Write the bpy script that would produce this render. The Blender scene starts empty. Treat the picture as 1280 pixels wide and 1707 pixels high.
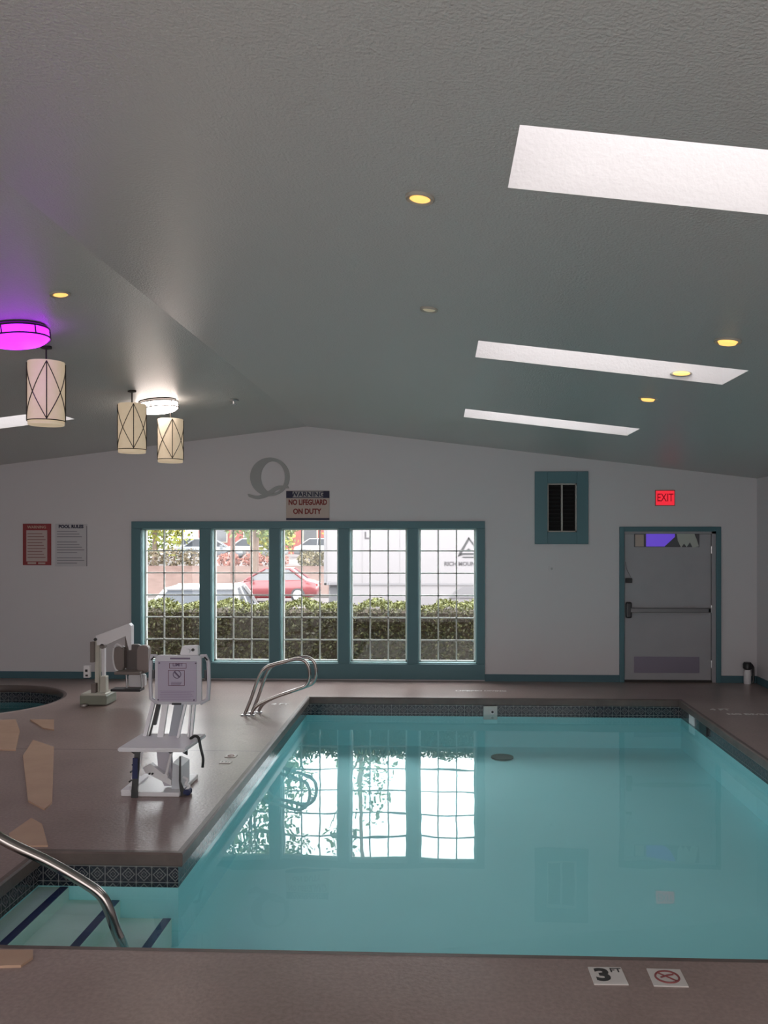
import bpy, bmesh, math, random
from mathutils import Vector, Matrix
import numpy as np
random.seed(7)
R = math.radians
scn = bpy.context.scene
col = scn.collection

# ------------------------------------------------------------------ camera, world, exposure
F_PX, VX, VY, EYE = 1450.0, 677.0, 892.0, 2.0
YAW = math.atan(0.04)
cam_d = bpy.data.cameras.new('camera'); cam = bpy.data.objects.new('camera', cam_d); col.objects.link(cam)
cam.location = (0, 0, EYE); cam.rotation_euler = (R(90), 0, YAW)
cam_d.sensor_fit = 'VERTICAL'; cam_d.sensor_height = 24.0
cam_d.lens = 24.0 * F_PX / 1707.0
cam_d.shift_x = -(VX - 640.0) / 1707.0
cam_d.shift_y = (VY - 853.5) / 1707.0
cam_d.clip_start = 0.05; cam_d.clip_end = 500
scn.camera = cam
scn.view_settings.view_transform = 'Standard'
scn.view_settings.look = 'None'
scn.view_settings.gamma = 1
scn.view_settings.exposure = 0.40
scn.view_settings.use_curve_mapping = False
scn.cycles.use_denoising = True
scn.cycles.max_bounces = 10
scn.cycles.diffuse_bounces = 5
scn.cycles.glossy_bounces = 4
scn.cycles.transparent_max_bounces = 12
scn.cycles.sample_clamp_indirect = 6

SKY = 7.5
world = bpy.data.worlds.new('overcast_sky'); scn.world = world; world.use_nodes = True
wn = world.node_tree.nodes; wl = world.node_tree.links
for n in list(wn): wn.remove(n)
wo = wn.new('ShaderNodeOutputWorld'); bgn = wn.new('ShaderNodeBackground')
tc = wn.new('ShaderNodeTexCoord'); nz = wn.new('ShaderNodeTexNoise'); nz.inputs['Scale'].default_value = 2.0
rmp = wn.new('ShaderNodeValToRGB')
rmp.color_ramp.elements[0].position = .35; rmp.color_ramp.elements[0].color = (.86, .88, .93, 1)
rmp.color_ramp.elements[1].position = .7; rmp.color_ramp.elements[1].color = (1, .975, .985, 1)
wl.new(tc.outputs['Generated'], nz.inputs['Vector']); wl.new(nz.outputs['Fac'], rmp.inputs['Fac'])
wl.new(rmp.outputs['Color'], bgn.inputs['Color']); bgn.inputs['Strength'].default_value = SKY
wl.new(bgn.outputs[0], wo.inputs[0])

# broad fill light added behind the camera to lift the room's ambient level
la = bpy.data.lights.new('front_fill_light', 'AREA'); la.shape = 'RECTANGLE'; la.size = 11.0; la.size_y = 2.3; la.energy = 135; la.color = (1, .965, .95)
lo_ = bpy.data.objects.new('front_fill_light', la); col.objects.link(lo_); lo_.location = (-1.8, -1.12, 1.35); lo_.rotation_euler = (R(90), 0, 0)
# main dimensions of the room (metres, deck level = 0)
WALL_Y, WALL_R, WALL_L, WALL_B = 11.95, 4.27, -7.9, -1.2
RIDGE_X, RIDGE_Z, SLOPE = -1.85, 3.50, 0.12
WATER = -0.20
POOL = [(-1.66, 4.13), (2.92, 4.13), (2.92, 10.72), (-1.66, 10.72), (-1.66, 5.44), (-2.56, 5.44), (-2.56, 4.13)]
TUB_C, TUB_R = (-5.66, 10.33), 1.05
SKYLIGHT_PANE = 2.75

def ceil_z(x): return RIDGE_Z - SLOPE * abs(x - RIDGE_X)
def at(px, py, Y):                       # point of the room's plane y = Y seen at a pixel of the photograph
    a = (px - VX) / F_PX; c, s = math.cos(YAW), math.sin(YAW)
    # x*c + Y*s = a*(-x*s + Y*c)
    x = Y * (a * c - s) / (c + a * s)
    d = -x * s + Y * c
    return Vector((x, Y, EYE - (py - VY) / F_PX * d))
def on(px, py, z=0.0):                   # point of the level plane at height z
    d = F_PX * (EYE - z) / (py - VY); a = (px - VX) / F_PX * d
    c, s = math.cos(YAW), math.sin(YAW)
    return Vector((a * c - d * s, a * s + d * c, z))

# ------------------------------------------------------------------ materials
MATS = {}
OUTF = .58                               # outdoor colours dimmed so the bright sky does not overexpose them
OUTDOOR = {'pale_asphalt','bark_mulch_bank','curb_concrete','truck_white','seam_grey','rail_alu','white_car_paint','red_car_paint','silver_car_paint','brick_red','cream_frame','light_car_glass'}
def nodes(m):
    m.use_nodes = True
    return m.node_tree.nodes, m.node_tree.links
def mat(name, color, rough=.5, metal=0, spec=.5, noise=None, bump=None, emit=None, estr=0, coat=0):
    """noise=(scale, second colour, detail), bump=(scale, strength, distance)"""
    if name in MATS: return MATS[name]
    if name in OUTDOOR:
        color = tuple(c*OUTF for c in color)
        if noise: noise = (noise[0], tuple(c*OUTF for c in noise[1]), noise[2])
    m = bpy.data.materials.new(name); ns, ls = nodes(m); b = ns['Principled BSDF']
    b.inputs['Base Color'].default_value = (*color, 1); b.inputs['Roughness'].default_value = rough
    b.inputs['Metallic'].default_value = metal; b.inputs['Specular IOR Level'].default_value = spec
    b.inputs['Coat Weight'].default_value = coat
    t = ns.new('ShaderNodeTexCoord')
    if noise:
        n = ns.new('ShaderNodeTexNoise'); n.inputs['Scale'].default_value = noise[0]; n.inputs['Detail'].default_value = noise[2]
        r = ns.new('ShaderNodeValToRGB'); r.color_ramp.elements[0].position = .3; r.color_ramp.elements[1].position = .7
        r.color_ramp.elements[0].color = (*color, 1); r.color_ramp.elements[1].color = (*noise[1], 1)
        ls.new(t.outputs['Object'], n.inputs['Vector']); ls.new(n.outputs['Fac'], r.inputs['Fac']); ls.new(r.outputs['Color'], b.inputs['Base Color'])
    if bump:
        n = ns.new('ShaderNodeTexNoise'); n.inputs['Scale'].default_value = bump[0]; n.inputs['Detail'].default_value = 4
        bp = ns.new('ShaderNodeBump'); bp.inputs['Strength'].default_value = bump[1]; bp.inputs['Distance'].default_value = bump[2]
        ls.new(t.outputs['Object'], n.inputs['Vector']); ls.new(n.outputs['Fac'], bp.inputs['Height']); ls.new(bp.outputs[0], b.inputs['Normal'])
    if emit:
        b.inputs['Emission Color'].default_value = (*emit, 1); b.inputs['Emission Strength'].default_value = estr
    MATS[name] = m
    return m

def film(name, tint, ior, rough=0.0, wave=None, extra=None):     # a clear sheet: Fresnel reflection over what lies behind
    m = bpy.data.materials.new(name); ns, ls = nodes(m)
    ns.remove(ns['Principled BSDF']); out = ns['Material Output']
    f0 = ((ior-1)/(ior+1))**2             # Schlick's Fresnel curve, the same from either side of the sheet
    geo = ns.new('ShaderNodeNewGeometry'); dot = ns.new('ShaderNodeVectorMath'); dot.operation = 'DOT_PRODUCT'
    ls.new(geo.outputs['Incoming'], dot.inputs[0]); ls.new(geo.outputs['Normal'], dot.inputs[1])
    def mm(op, a, b_=None):
        n_ = ns.new('ShaderNodeMath'); n_.operation = op
        for i_, v_ in enumerate((a, b_)):
            if v_ is None: continue
            if isinstance(v_, (int, float)): n_.inputs[i_].default_value = v_
            else: ls.new(v_, n_.inputs[i_])
        return n_.outputs[0]
    fac = mm('ADD', mm('MULTIPLY', mm('POWER', mm('SUBTRACT', 1.0, mm('MINIMUM', mm('ABSOLUTE', dot.outputs['Value']), 1.0)), 5.0), 1-f0), f0)
    tr = ns.new('ShaderNodeBsdfTransparent'); tr.inputs['Color'].default_value = (*tint, 1)
    gl = ns.new('ShaderNodeBsdfGlossy'); gl.inputs['Roughness'].default_value = rough
    mx = ns.new('ShaderNodeMixShader')
    ls.new(fac, mx.inputs[0]); ls.new(tr.outputs[0], mx.inputs[1]); ls.new(gl.outputs[0], mx.inputs[2])
    if wave:
        t = ns.new('ShaderNodeTexCoord'); n = ns.new('ShaderNodeTexNoise'); n.inputs['Scale'].default_value = wave[0]; n.inputs['Detail'].default_value = 1.5
        bp = ns.new('ShaderNodeBump'); bp.inputs['Strength'].default_value = 1; bp.inputs['Distance'].default_value = wave[1]
        ls.new(t.outputs['Object'], n.inputs['Vector']); ls.new(n.outputs['Fac'], bp.inputs['Height'])
        ls.new(bp.outputs[0], gl.inputs['Normal']); ls.new(bp.outputs[0], dot.inputs[1])
    ls.new(mx.outputs[0], out.inputs[0])
    MATS[name] = m
    return m

WALLM = mat('wall_paint', (.66, .63, .645), .6, bump=(90, .15, .004))
CEILM = mat('ceiling_stucco', (.455, .455, .435), .33, spec=.85, bump=(90, .6, .009))
TEAL = mat('teal_trim_paint', (.075, .18, .21), .45, bump=(60, .08, .003))
TEALD = mat('teal_baseboard_paint', (.06, .14, .17), .5)
WHITEV = mat('white_vinyl', (.78, .80, .76), .35)
SHAFT = mat('skylight_stucco', (.66, .64, .64), .7, bump=(60, .3, .006))
STEEL = mat('polished_steel', (.46, .42, .40), .17, metal=1)
STEELD = mat('brushed_steel', (.5, .5, .51), .3, metal=1, bump=(200, .1, .001))
BLACK = mat('black_plastic', (.012, .012, .014), .4)
DARK = mat('dark_bronze', (.03, .026, .022), .4, metal=.3)
WPLAS = mat('white_plastic', (.78, .76, .78), .4)
PANEL = mat('clear_grey_plastic', (.56, .54, .58), .35)
POWDER = mat('white_powder_coat', (.80, .78, .80), .35)
NAVY = mat('navy_strap', (.012, .02, .09), .6)
NAVYT = mat('navy_tile', (.02, .035, .14), .3)
GLASS = film('window_glass', (.97, .985, .98), 1.45)
WATERM = film('pool_water_surface', (.90, .992, .99), 1.333, wave=(1.6, .0025))

def deck_material():
    m = bpy.data.materials.new('deck_concrete'); ns, ls = nodes(m); b = ns['Principled BSDF']
    t = ns.new('ShaderNodeTexCoord')
    n1 = ns.new('ShaderNodeTexNoise'); n1.inputs['Scale'].default_value = .9; n1.inputs['Detail'].default_value = 6
    r = ns.new('ShaderNodeValToRGB'); r.color_ramp.elements[0].position = .3; r.color_ramp.elements[1].position = .72
    r.color_ramp.elements[0].color = (.26, .185, .165, 1); r.color_ramp.elements[1].color = (.38, .285, .26, 1)
    n2 = ns.new('ShaderNodeTexNoise'); n2.inputs['Scale'].default_value = 45; n2.inputs['Detail'].default_value = 3
    mx = ns.new('ShaderNodeMix'); mx.data_type = 'RGBA'; mx.blend_type = 'MULTIPLY'; mx.inputs['Factor'].default_value = .5
    r2 = ns.new('ShaderNodeValToRGB'); r2.color_ramp.elements[0].position = .35; r2.color_ramp.elements[1].position = .65
    r2.color_ramp.elements[0].color = (.7, .7, .7, 1); r2.color_ramp.elements[1].color = (1.1, 1.1, 1.1, 1)
    ls.new(t.outputs['Object'], n1.inputs['Vector']); ls.new(n1.outputs['Fac'], r.inputs['Fac'])
    ls.new(t.outputs['Object'], n2.inputs['Vector']); ls.new(n2.outputs['Fac'], r2.inputs['Fac'])
    ls.new(r.outputs['Color'], mx.inputs['A']); ls.new(r2.outputs['Color'], mx.inputs['B'])
    # saw-cut control joint across the deck
    s = ns.new('ShaderNodeSeparateXYZ'); ls.new(t.outputs['Object'], s.inputs[0])
    a = ns.new('ShaderNodeMath'); a.operation = 'SUBTRACT'; a.inputs[1].default_value = 7.99; ls.new(s.outputs['Y'], a.inputs[0])
    a2 = ns.new('ShaderNodeMath'); a2.operation = 'ABSOLUTE'; ls.new(a.outputs[0], a2.inputs[0])
    a3 = ns.new('ShaderNodeMath'); a3.operation = 'LESS_THAN'; a3.inputs[1].default_value = .012; ls.new(a2.outputs[0], a3.inputs[0])
    m3 = ns.new('ShaderNodeMix'); m3.data_type = 'RGBA'; m3.inputs['B'].default_value = (.09, .055, .045, 1)
    a4 = ns.new('ShaderNodeMath'); a4.operation = 'MULTIPLY'; a4.inputs[1].default_value = .6; ls.new(a3.outputs[0], a4.inputs[0])
    ls.new(a4.outputs[0], m3.inputs['Factor']); ls.new(mx.outputs['Result'], m3.inputs['A']); ls.new(m3.outputs['Result'], b.inputs['Base Color'])
    b.inputs['Roughness'].default_value = .30; b.inputs['Specular IOR Level'].default_value = .5
    bp = ns.new('ShaderNodeBump'); bp.inputs['Strength'].default_value = .35; bp.inputs['Distance'].default_value = .004
    ls.new(n2.outputs['Fac'], bp.inputs['Height']); ls.new(bp.outputs[0], b.inputs['Normal'])
    return m
DECK = deck_material()
COPING = mat('coping_shaded_concrete', (.105, .078, .07), .4, spec=.5, noise=(6, (.15, .112, .10), 4), bump=(45, .3, .004))  # darker than the deck: shade on the coping's face put into its colour

def tile_material():
    m = bpy.data.materials.new('waterline_tile_glaze'); ns, ls = nodes(m); b = ns['Principled BSDF']
    uv = ns.new('ShaderNodeUVMap'); s = ns.new('ShaderNodeSeparateXYZ'); ls.new(uv.outputs[0], s.inputs[0])
    def M(op, a, bb=None):
        n = ns.new('ShaderNodeMath'); n.operation = op
        for i, v in enumerate((a, bb)):
            if v is None: continue
            if isinstance(v, (int, float)): n.inputs[i].default_value = v
            else: ls.new(v, n.inputs[i])
        return n.outputs[0]
    fu = M('ABSOLUTE', M('SUBTRACT', M('FRACT', s.outputs['X']), .5)); fv = M('ABSOLUTE', M('SUBTRACT', M('FRACT', s.outputs['Y']), .5))
    dia = M('ADD', fu, fv)
    ring = M('LESS_THAN', M('ABSOLUTE', M('SUBTRACT', dia, .40)), .045)
    ring2 = M('LESS_THAN', M('ABSOLUTE', M('SUBTRACT', dia, .20)), .03)
    ring3 = M('LESS_THAN', M('ABSOLUTE', M('SUBTRACT', M('ABSOLUTE', M('SUBTRACT', fu, fv)), .0)), .02)
    grout = M('GREATER_THAN', M('MAXIMUM', fu, fv), .475)
    line = M('MINIMUM', M('ADD', M('ADD', M('MULTIPLY', ring, .55), M('MULTIPLY', ring2, .5)), M('ADD', M('MULTIPLY', ring3, .25), M('MULTIPLY', grout, .8))), 1)
    mx = ns.new('ShaderNodeMix'); mx.data_type = 'RGBA'; mx.inputs['A'].default_value = (.012, .016, .028, 1); mx.inputs['B'].default_value = (.34, .33, .33, 1)
    ls.new(line, mx.inputs['Factor']); ls.new(mx.outputs['Result'], b.inputs['Base Color'])
    b.inputs['Roughness'].default_value = .12
    return m
TILE = tile_material()
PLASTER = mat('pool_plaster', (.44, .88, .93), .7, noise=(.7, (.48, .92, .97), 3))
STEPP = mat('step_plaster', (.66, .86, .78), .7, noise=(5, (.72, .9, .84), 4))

# ------------------------------------------------------------------ mesh helpers
class MB:
    def __init__(s): s.bm = bmesh.new()
    def box(s, x0, y0, z0, x1, y1, z1, bev=0, mtx=None):
        vs = [s.bm.verts.new(v) for v in ((x0,y0,z0),(x1,y0,z0),(x1,y1,z0),(x0,y1,z0),(x0,y0,z1),(x1,y0,z1),(x1,y1,z1),(x0,y1,z1))]
        fs = [s.bm.faces.new([vs[i] for i in f]) for f in ((0,3,2,1),(4,5,6,7),(0,1,5,4),(1,2,6,5),(2,3,7,6),(3,0,4,7))]
        if bev:
            es = list({e for f in fs for e in f.edges})
            r = bmesh.ops.bevel(s.bm, geom=es, offset=bev, segments=2, affect='EDGES', profile=.5)
            vs = list({v for f in r['faces'] for v in f.verts} | {v for v in vs if v.is_valid})
        if mtx is not None: bmesh.ops.transform(s.bm, matrix=mtx, verts=[v for v in vs if v.is_valid])
        return s
    def tube(s, pts, r, n=10, closed=False, caps=True):
        pts = [Vector(p) for p in pts]; k = len(pts); rings = []
        rr = r if isinstance(r, (list, tuple)) else [r] * k
        up = None
        for i, p in enumerate(pts):
            if closed: t = (pts[(i+1) % k] - pts[i-1])
            else: t = pts[min(i+1, k-1)] - pts[max(i-1, 0)]
            t.normalize()
            if up is None:
                up = Vector((0,0,1)) if abs(t.z) < .9 else Vector((1,0,0))
            a = t.cross(up)
            if a.length < 1e-5: a = t.cross(Vector((0,1,0)))
            a.normalize(); b = a.cross(t).normalized(); up = b
            rings.append([s.bm.verts.new(p + a * math.cos(2*math.pi*j/n) * rr[i] + b * math.sin(2*math.pi*j/n) * rr[i]) for j in range(n)])
        for i in range(k if closed else k-1):
            A, B = rings[i], rings[(i+1) % k]
            for j in range(n): s.bm.faces.new((A[j], A[(j+1) % n], B[(j+1) % n], B[j]))
        if caps and not closed:
            s.bm.faces.new(rings[0][::-1]); s.bm.faces.new(rings[-1])
        return s
    def lathe(s, c, prof, n=32, axis='Z', caps=True):     # prof: list of (radius, height)
        c = Vector(c); rings = []
        for r, h in prof:
            ring = []
            for j in range(n):
                a = 2*math.pi*j/n; x, y = r*math.cos(a), r*math.sin(a)
                v = Vector((x, y, h)) if axis == 'Z' else (Vector((x, h, y)) if axis == 'Y' else Vector((h, x, y)))
                ring.append(s.bm.verts.new(c + v))
            rings.append(ring)
        for A, B in zip(rings, rings[1:]):
            for j in range(n): s.bm.faces.new((A[j], A[(j+1) % n], B[(j+1) % n], B[j]))
        if caps:
            s.bm.faces.new(rings[0][::-1]); s.bm.faces.new(rings[-1])
        return s
    def prism(s, pts, d, caps=True):           # outline (list of 3-D points) pushed along vector d
        d = Vector(d); A = [s.bm.verts.new(p) for p in pts]; B = [s.bm.verts.new(Vector(p) + d) for p in pts]; n = len(A)
        s.bm.faces.new(A[::-1]); s.bm.faces.new(B)
        for i in range(n): s.bm.faces.new((A[i], A[(i+1) % n], B[(i+1) % n], B[i]))
        return s
    def build(s, name, m, parent=None, smooth=False, loc=None):
        bmesh.ops.recalc_face_normals(s.bm, faces=s.bm.faces)
        me = bpy.data.meshes.new(name); s.bm.to_mesh(me); s.bm.free()
        if smooth:
            for p in me.polygons: p.use_smooth = True
            try: me.set_sharp_from_angle(angle=R(40))
            except Exception: pass
        return link(name, me, m, parent, loc)
def link(name, me, m, parent=None, loc=None):
    if m: me.materials.append(m)
    o = bpy.data.objects.new(name, me); col.objects.link(o)
    if parent: o.parent = parent
    if loc is not None: o.location = loc
    return o
def tag(o, label=None, cat=None, group=None, kind=None):
    if label: o['label'] = label
    if cat: o['category'] = cat
    if group: o['group'] = group
    if kind: o['kind'] = kind
    return o
def empty(name, loc=(0,0,0), rz=0):
    o = bpy.data.objects.new(name, None); col.objects.link(o); o.location = loc; o.rotation_euler = (0,0,rz); o.empty_display_size = .1
    return o
def copy_tree(o, parent=None):
    c = o.copy(); col.objects.link(c)
    if parent: c.parent = parent
    for ch in list(o.children): copy_tree(ch, c)
    return c
def smoothpath(pts, n=8):                 # Catmull-Rom through the points
    P = [Vector(p) for p in pts]; out = []
    for i in range(len(P)-1):
        p0, p1, p2, p3 = P[max(i-1,0)], P[i], P[i+1], P[min(i+2, len(P)-1)]
        for k in range(n):
            t = k/n
            out.append(.5*((2*p1) + (p2-p0)*t + (2*p0-5*p1+4*p2-p3)*t*t + (3*p1-p0-3*p2+p3)*t**3))
    out.append(P[-1]); return out
def text(name, body, size, loc, m, parent=None, rot=(R(90),0,0), depth=.001, align='CENTER', sx=1, bold=0):
    cu = bpy.data.curves.new('t', 'FONT'); cu.body = body; cu.size = size; cu.extrude = depth; cu.align_x = align; cu.align_y = 'CENTER'; cu.offset = bold
    cu.resolution_u = 3
    ob = bpy.data.objects.new('t', cu); col.objects.link(ob)
    dg = bpy.context.evaluated_depsgraph_get(); me = bpy.data.meshes.new_from_object(ob.evaluated_get(dg))
    bpy.data.objects.remove(ob)
    me.transform(Matrix.Diagonal((sx,1,1,1)))
    me.transform(Matrix.Translation(loc) @ (Matrix.Rotation(rot[2],4,'Z') @ Matrix.Rotation(rot[1],4,'Y') @ Matrix.Rotation(rot[0],4,'X')))
    me.materials.clear()
    return link(name, me, m, parent)
def filled(loops, zf):                   # flat sheet with holes
    bm = bmesh.new(); es = []
    for lp in loops:
        vs = [bm.verts.new((x, y, 0)) for x, y in lp]
        es += [bm.edges.new((vs[i], vs[(i+1) % len(vs)])) for i in range(len(vs))]
    bmesh.ops.triangle_fill(bm, use_beauty=True, edges=es)
    for v in bm.verts: v.co.z = zf(v.co.x, v.co.y)
    return bm
def offset(poly, d):                     # polygon (anticlockwise) pushed outward by d, mitred
    n = len(poly); out = []
    for i in range(n):
        p0, p1, p2 = Vector(poly[i-1]), Vector(poly[i]), Vector(poly[(i+1) % n])
        a = (p1-p0).normalized(); b = (p2-p1).normalized()
        na, nb = Vector((a.y, -a.x)), Vector((b.y, -b.x)); mm = (na+nb); k = mm.dot(na)
        out.append(tuple(p1 + mm * (d / k)))
    return out
def sweep(poly, prof, uvscale=None):     # closed profile strip along a closed polygon; prof = (outward offset, z)
    bm = bmesh.new(); rings = [[bm.verts.new((x, y, z)) for x, y in offset(poly, d)] for d, z in prof]
    uvl = bm.loops.layers.uv.new('UVMap'); n = len(poly)
    cum = [0]
    for i in range(n): cum.append(cum[-1] + (Vector(poly[(i+1) % n]) - Vector(poly[i])).length)
    for k in range(len(prof)-1):
        for i in range(n):
            j = (i+1) % n
            f = bm.faces.new((rings[k][i], rings[k][j], rings[k+1][j], rings[k+1][i]))
            if uvscale:
                us = (cum[i], cum[i+1], cum[i+1], cum[i]); vz = (prof[k][1], prof[k][1], prof[k+1][1], prof[k+1][1])
                for l, u, v in zip(f.loops, us, vz): l[uvl].uv = (u/uvscale[0], (v-uvscale[2])/uvscale[1])
    return bm
def frombm(name, bm, m, parent=None, smooth=False):
    me = bpy.data.meshes.new(name); bm.to_mesh(me); bm.free()
    if smooth:
        for p in me.polygons: p.use_smooth = True
    return link(name, me, m, parent)

# ------------------------------------------------------------------ the room
circle = [(TUB_C[0] + TUB_R*math.cos(2*math.pi*i/64), TUB_C[1] + TUB_R*math.sin(2*math.pi*i/64)) for i in range(64)]
x0, x1, y0, y1 = WALL_L-.15, WALL_R+.15, WALL_B-.15, WALL_Y+.2
tag(frombm('floor', filled([[(x0,y0),(x1,y0),(x1,y1),(x0,y1)], POOL, circle], lambda x, y: 0), DECK), kind='structure')

# ceiling: two slopes pierced by the skylights
SK_Y = [(-.42, .08), (2.66, 3.14), (5.60, 6.12), (8.62, 9.22)]
SK_XR, SK_XL = (.24, 1.95), (2*RIDGE_X-1.95, 2*RIDGE_X-.24)
def rect(a, b): return [(a[0],b[0]),(a[1],b[0]),(a[1],b[1]),(a[0],b[1])]
bmc = filled([rect((RIDGE_X, x1), (y0, y1))] + [rect(SK_XR, y) for y in SK_Y], lambda x, y: ceil_z(x))
bml = filled([rect((x0, RIDGE_X), (y0, y1))] + [rect(SK_XL, y) for y in SK_Y], lambda x, y: ceil_z(x))
tmp = bpy.data.meshes.new('tmp'); bml.to_mesh(tmp); bml.free(); bmc.from_mesh(tmp); bpy.data.meshes.remove(tmp)
bmesh.ops.remove_doubles(bmc, verts=bmc.verts, dist=.0005)
tag(frombm('ceiling', bmc, CEILM), kind='structure')
PANE = mat('frosted_skylight', (.9, .9, .9), .6, emit=(1, .985, .99), estr=SKYLIGHT_PANE)
def skylight(xr, yr):
    e = empty('skylight', ((xr[0]+xr[1])/2, (yr[0]+yr[1])/2, ceil_z((xr[0]+xr[1])/2))); tag(e, kind='structure')
    H = .62; bm = bmesh.new(); cs = [(xr[0],yr[0]),(xr[1],yr[0]),(xr[1],yr[1]),(xr[0],yr[1])]
    lo = [bm.verts.new((x-e.location.x, y-e.location.y, ceil_z(x)-e.location.z)) for x, y in cs]
    hi = [bm.verts.new((x-e.location.x, y-e.location.y, ceil_z(x)-e.location.z+H)) for x, y in cs]
    for i in range(4): bm.faces.new((lo[i], lo[(i+1)%4], hi[(i+1)%4], hi[i]))
    frombm('light_shaft', bm, SHAFT, e)
    m = MB(); pts = [(x-e.location.x, y-e.location.y, ceil_z(x)-e.location.z+H) for x, y in cs]
    m.prism(pts, (0,0,.02)).build('frosted_pane', PANE, e)
for y in SK_Y:
    skylight(SK_XR, y); skylight(SK_XL, y)

# far wall with the openings for windows, pass-through window and door
def wx(px): return at(px, VY, WALL_Y).x
def wz(py, px=600): return at(px, py, WALL_Y).z
WIN_Z0, WIN_Z1 = wz(1106), wz(881)
WINS = [(wx(a), wx(b)) for a, b in ((236, 333.5), (352.5, 449.5), (467.5, 564.5), (582.5, 679.5), (697, 794.5))]
VENT = (wx(912), wx(961), wz(887, 930), wz(806, 930))
DOOR = (wx(1040), wx(1193), 0.0, wz(886, 1110))
def wall_y(name, y, yo, holes, m):
    bm = bmesh.new(); es = []
    def lp(pts):
        vs = [bm.verts.new((x, y, z)) for x, z in pts]; es.extend(bm.edges.new((vs[i], vs[(i+1)%len(vs)])) for i in range(len(vs)))
    outer = [(x0,-.1),(x1,-.1),(x1,ceil_z(x1)),(RIDGE_X,RIDGE_Z),(x0,ceil_z(x0))]
    for h in holes:
        if h[2] <= 0: outer[1:1] = [(h[0],-.1),(h[0],h[3]),(h[1],h[3]),(h[1],-.1)]
    lp(outer)
    for h in holes:
        if h[2] > 0: lp([(h[0],h[2]),(h[1],h[2]),(h[1],h[3]),(h[0],h[3])])
    bmesh.ops.triangle_fill(bm, use_beauty=True, edges=es)
    r = bmesh.ops.extrude_face_region(bm, geom=bm.faces[:])
    bmesh.ops.translate(bm, vec=(0, yo, 0), verts=[g for g in r['geom'] if isinstance(g, bmesh.types.BMVert)])
    bmesh.ops.recalc_face_normals(bm, faces=bm.faces)
    return tag(frombm(name, bm, m), kind='structure')
wall_y('wall_back', WALL_Y, .18, [(a,b,WIN_Z0,WIN_Z1) for a,b in WINS] + [VENT, DOOR], WALLM)
wall_y('wall_front', WALL_B, -.15, [], WALLM)
def wall_x(name, x, xo):
    m = MB(); m.box(min(x,x+xo), y0, -.1, max(x,x+xo), y1, ceil_z(x)+.02); tag(m.build(name, WALLM), kind='structure')
wall_x('wall_right', WALL_R, .15); wall_x('wall_left', WALL_L, -.15)
# baseboards
BB = .095
m = MB(); m.box(WALL_L, WALL_Y-.02, 0, wx(221), WALL_Y, BB); m.box(wx(808), WALL_Y-.02, 0, wx(1033), WALL_Y, BB); m.box(wx(1200), WALL_Y-.02, 0, WALL_R, WALL_Y, BB)
tag(m.build('baseboard_back', TEALD), kind='structure')
m = MB(); m.box(WALL_R-.02, WALL_B, 0, WALL_R, WALL_Y-.02, BB); tag(m.build('baseboard_right', TEALD), kind='structure')
m = MB(); m.box(WALL_L, WALL_B, 0, WALL_L+.02, WALL_Y-.02, BB); tag(m.build('baseboard_left', TEALD), kind='structure')

# teal casing round the five windows, flush boards with the mullions between
m = MB(); ya, yb = WALL_Y-.03, WALL_Y+.10
cx0, cx1, cz1 = wx(220), wx(808), wz(869)
m.box(cx0, ya, WIN_Z1, cx1, WALL_Y+.004, cz1, .004); m.box(cx0, ya, .02, cx1, WALL_Y+.004, WIN_Z0, .004)
xs = [cx0] + [v for w in WINS for v in w] + [cx1]
for i in range(0, len(xs), 2): m.box(xs[i], ya, WIN_Z0, xs[i+1], WALL_Y+.004, WIN_Z1, .004)
tag(m.build('trim_1', TEAL), kind='structure')
REVEAL = mat('reveal_lit_paint', (.28, .45, .46), .4)  # lighter than the casing: daylight on the jambs put into the colour
MUNT = mat('muntin_vinyl', (.62, .64, .60), .4)
def window(i, a, b):
    e = empty('window_%d' % i, ((a+b)/2, WALL_Y+.1, WIN_Z0)); tag(e, kind='structure'); w = (b-a)/2; h = WIN_Z1-WIN_Z0; f = .022
    m = MB()
    for s in (-1, 1): m.box(min(s*w, s*(w-.012)), -.095, 0, max(s*w, s*(w-.012)), .05, h)
    m.box(-w, -.095, 0, w, .05, .014); m.box(-w, -.095, h-.012, w, .05, h)
    m.build('window_lining', REVEAL, e)
    m = MB(); m.box(-w, .0, 0, -w+f+.012, .05, h); m.box(w-f-.012, 0, 0, w, .05, h); m.box(-w, 0, 0, w, .05, f+.012); m.box(-w, 0, h-f, w, .05, h)
    m.build('window_frame', WHITEV, e)
    m = MB(); W = w-f; t = .009
    for k in (1, 2): m.box(-W+2*W*k/3-t, .008, f, -W+2*W*k/3+t, .026, h-f)
    for k in range(1, 6): m.box(-W, .008, h*k/6-t, W, .026, h*k/6+t)
    m.build('muntin_grid', MUNT, e)
    m = MB(); m.box(-W, .030, f, W, .036, h-f); m.build('pane', GLASS, e)
for i, (a, b) in enumerate(WINS): window(i+1, a, b)

# small dark two-sash window in its teal surround
a, b, c, d = VENT
e = empty('window_6', ((a+b)/2, WALL_Y, c)); tag(e, kind='structure'); w = (b-a)/2; h = d-c
ox0, ox1 = wx(891)-(a+b)/2, wx(980)-(a+b)/2; oz0, oz1 = wz(907, 930)-c, wz(786, 930)-c
m = MB(); m.box(ox0, -.035, oz0, -w, 0, oz1, .004); m.box(w, -.035, oz0, ox1, 0, oz1, .004); m.box(-w, -.035, oz0, w, 0, 0, .004); m.box(-w, -.035, h, w, 0, oz1, .004)
m.build('casing', TEAL, e)
m = MB(); t = .018
m.box(-w, -.01, 0, -w+t, .05, h); m.box(w-t, -.01, 0, w, .05, h); m.box(-w, -.01, 0, w, .05, t); m.box(-w, -.01, h-t, w, .05, h); m.box(-.01, -.008, 0, .01, .05, h)
m.build('window_frame', mat('aged_vinyl', (.42, .40, .36), .4), e)
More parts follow.
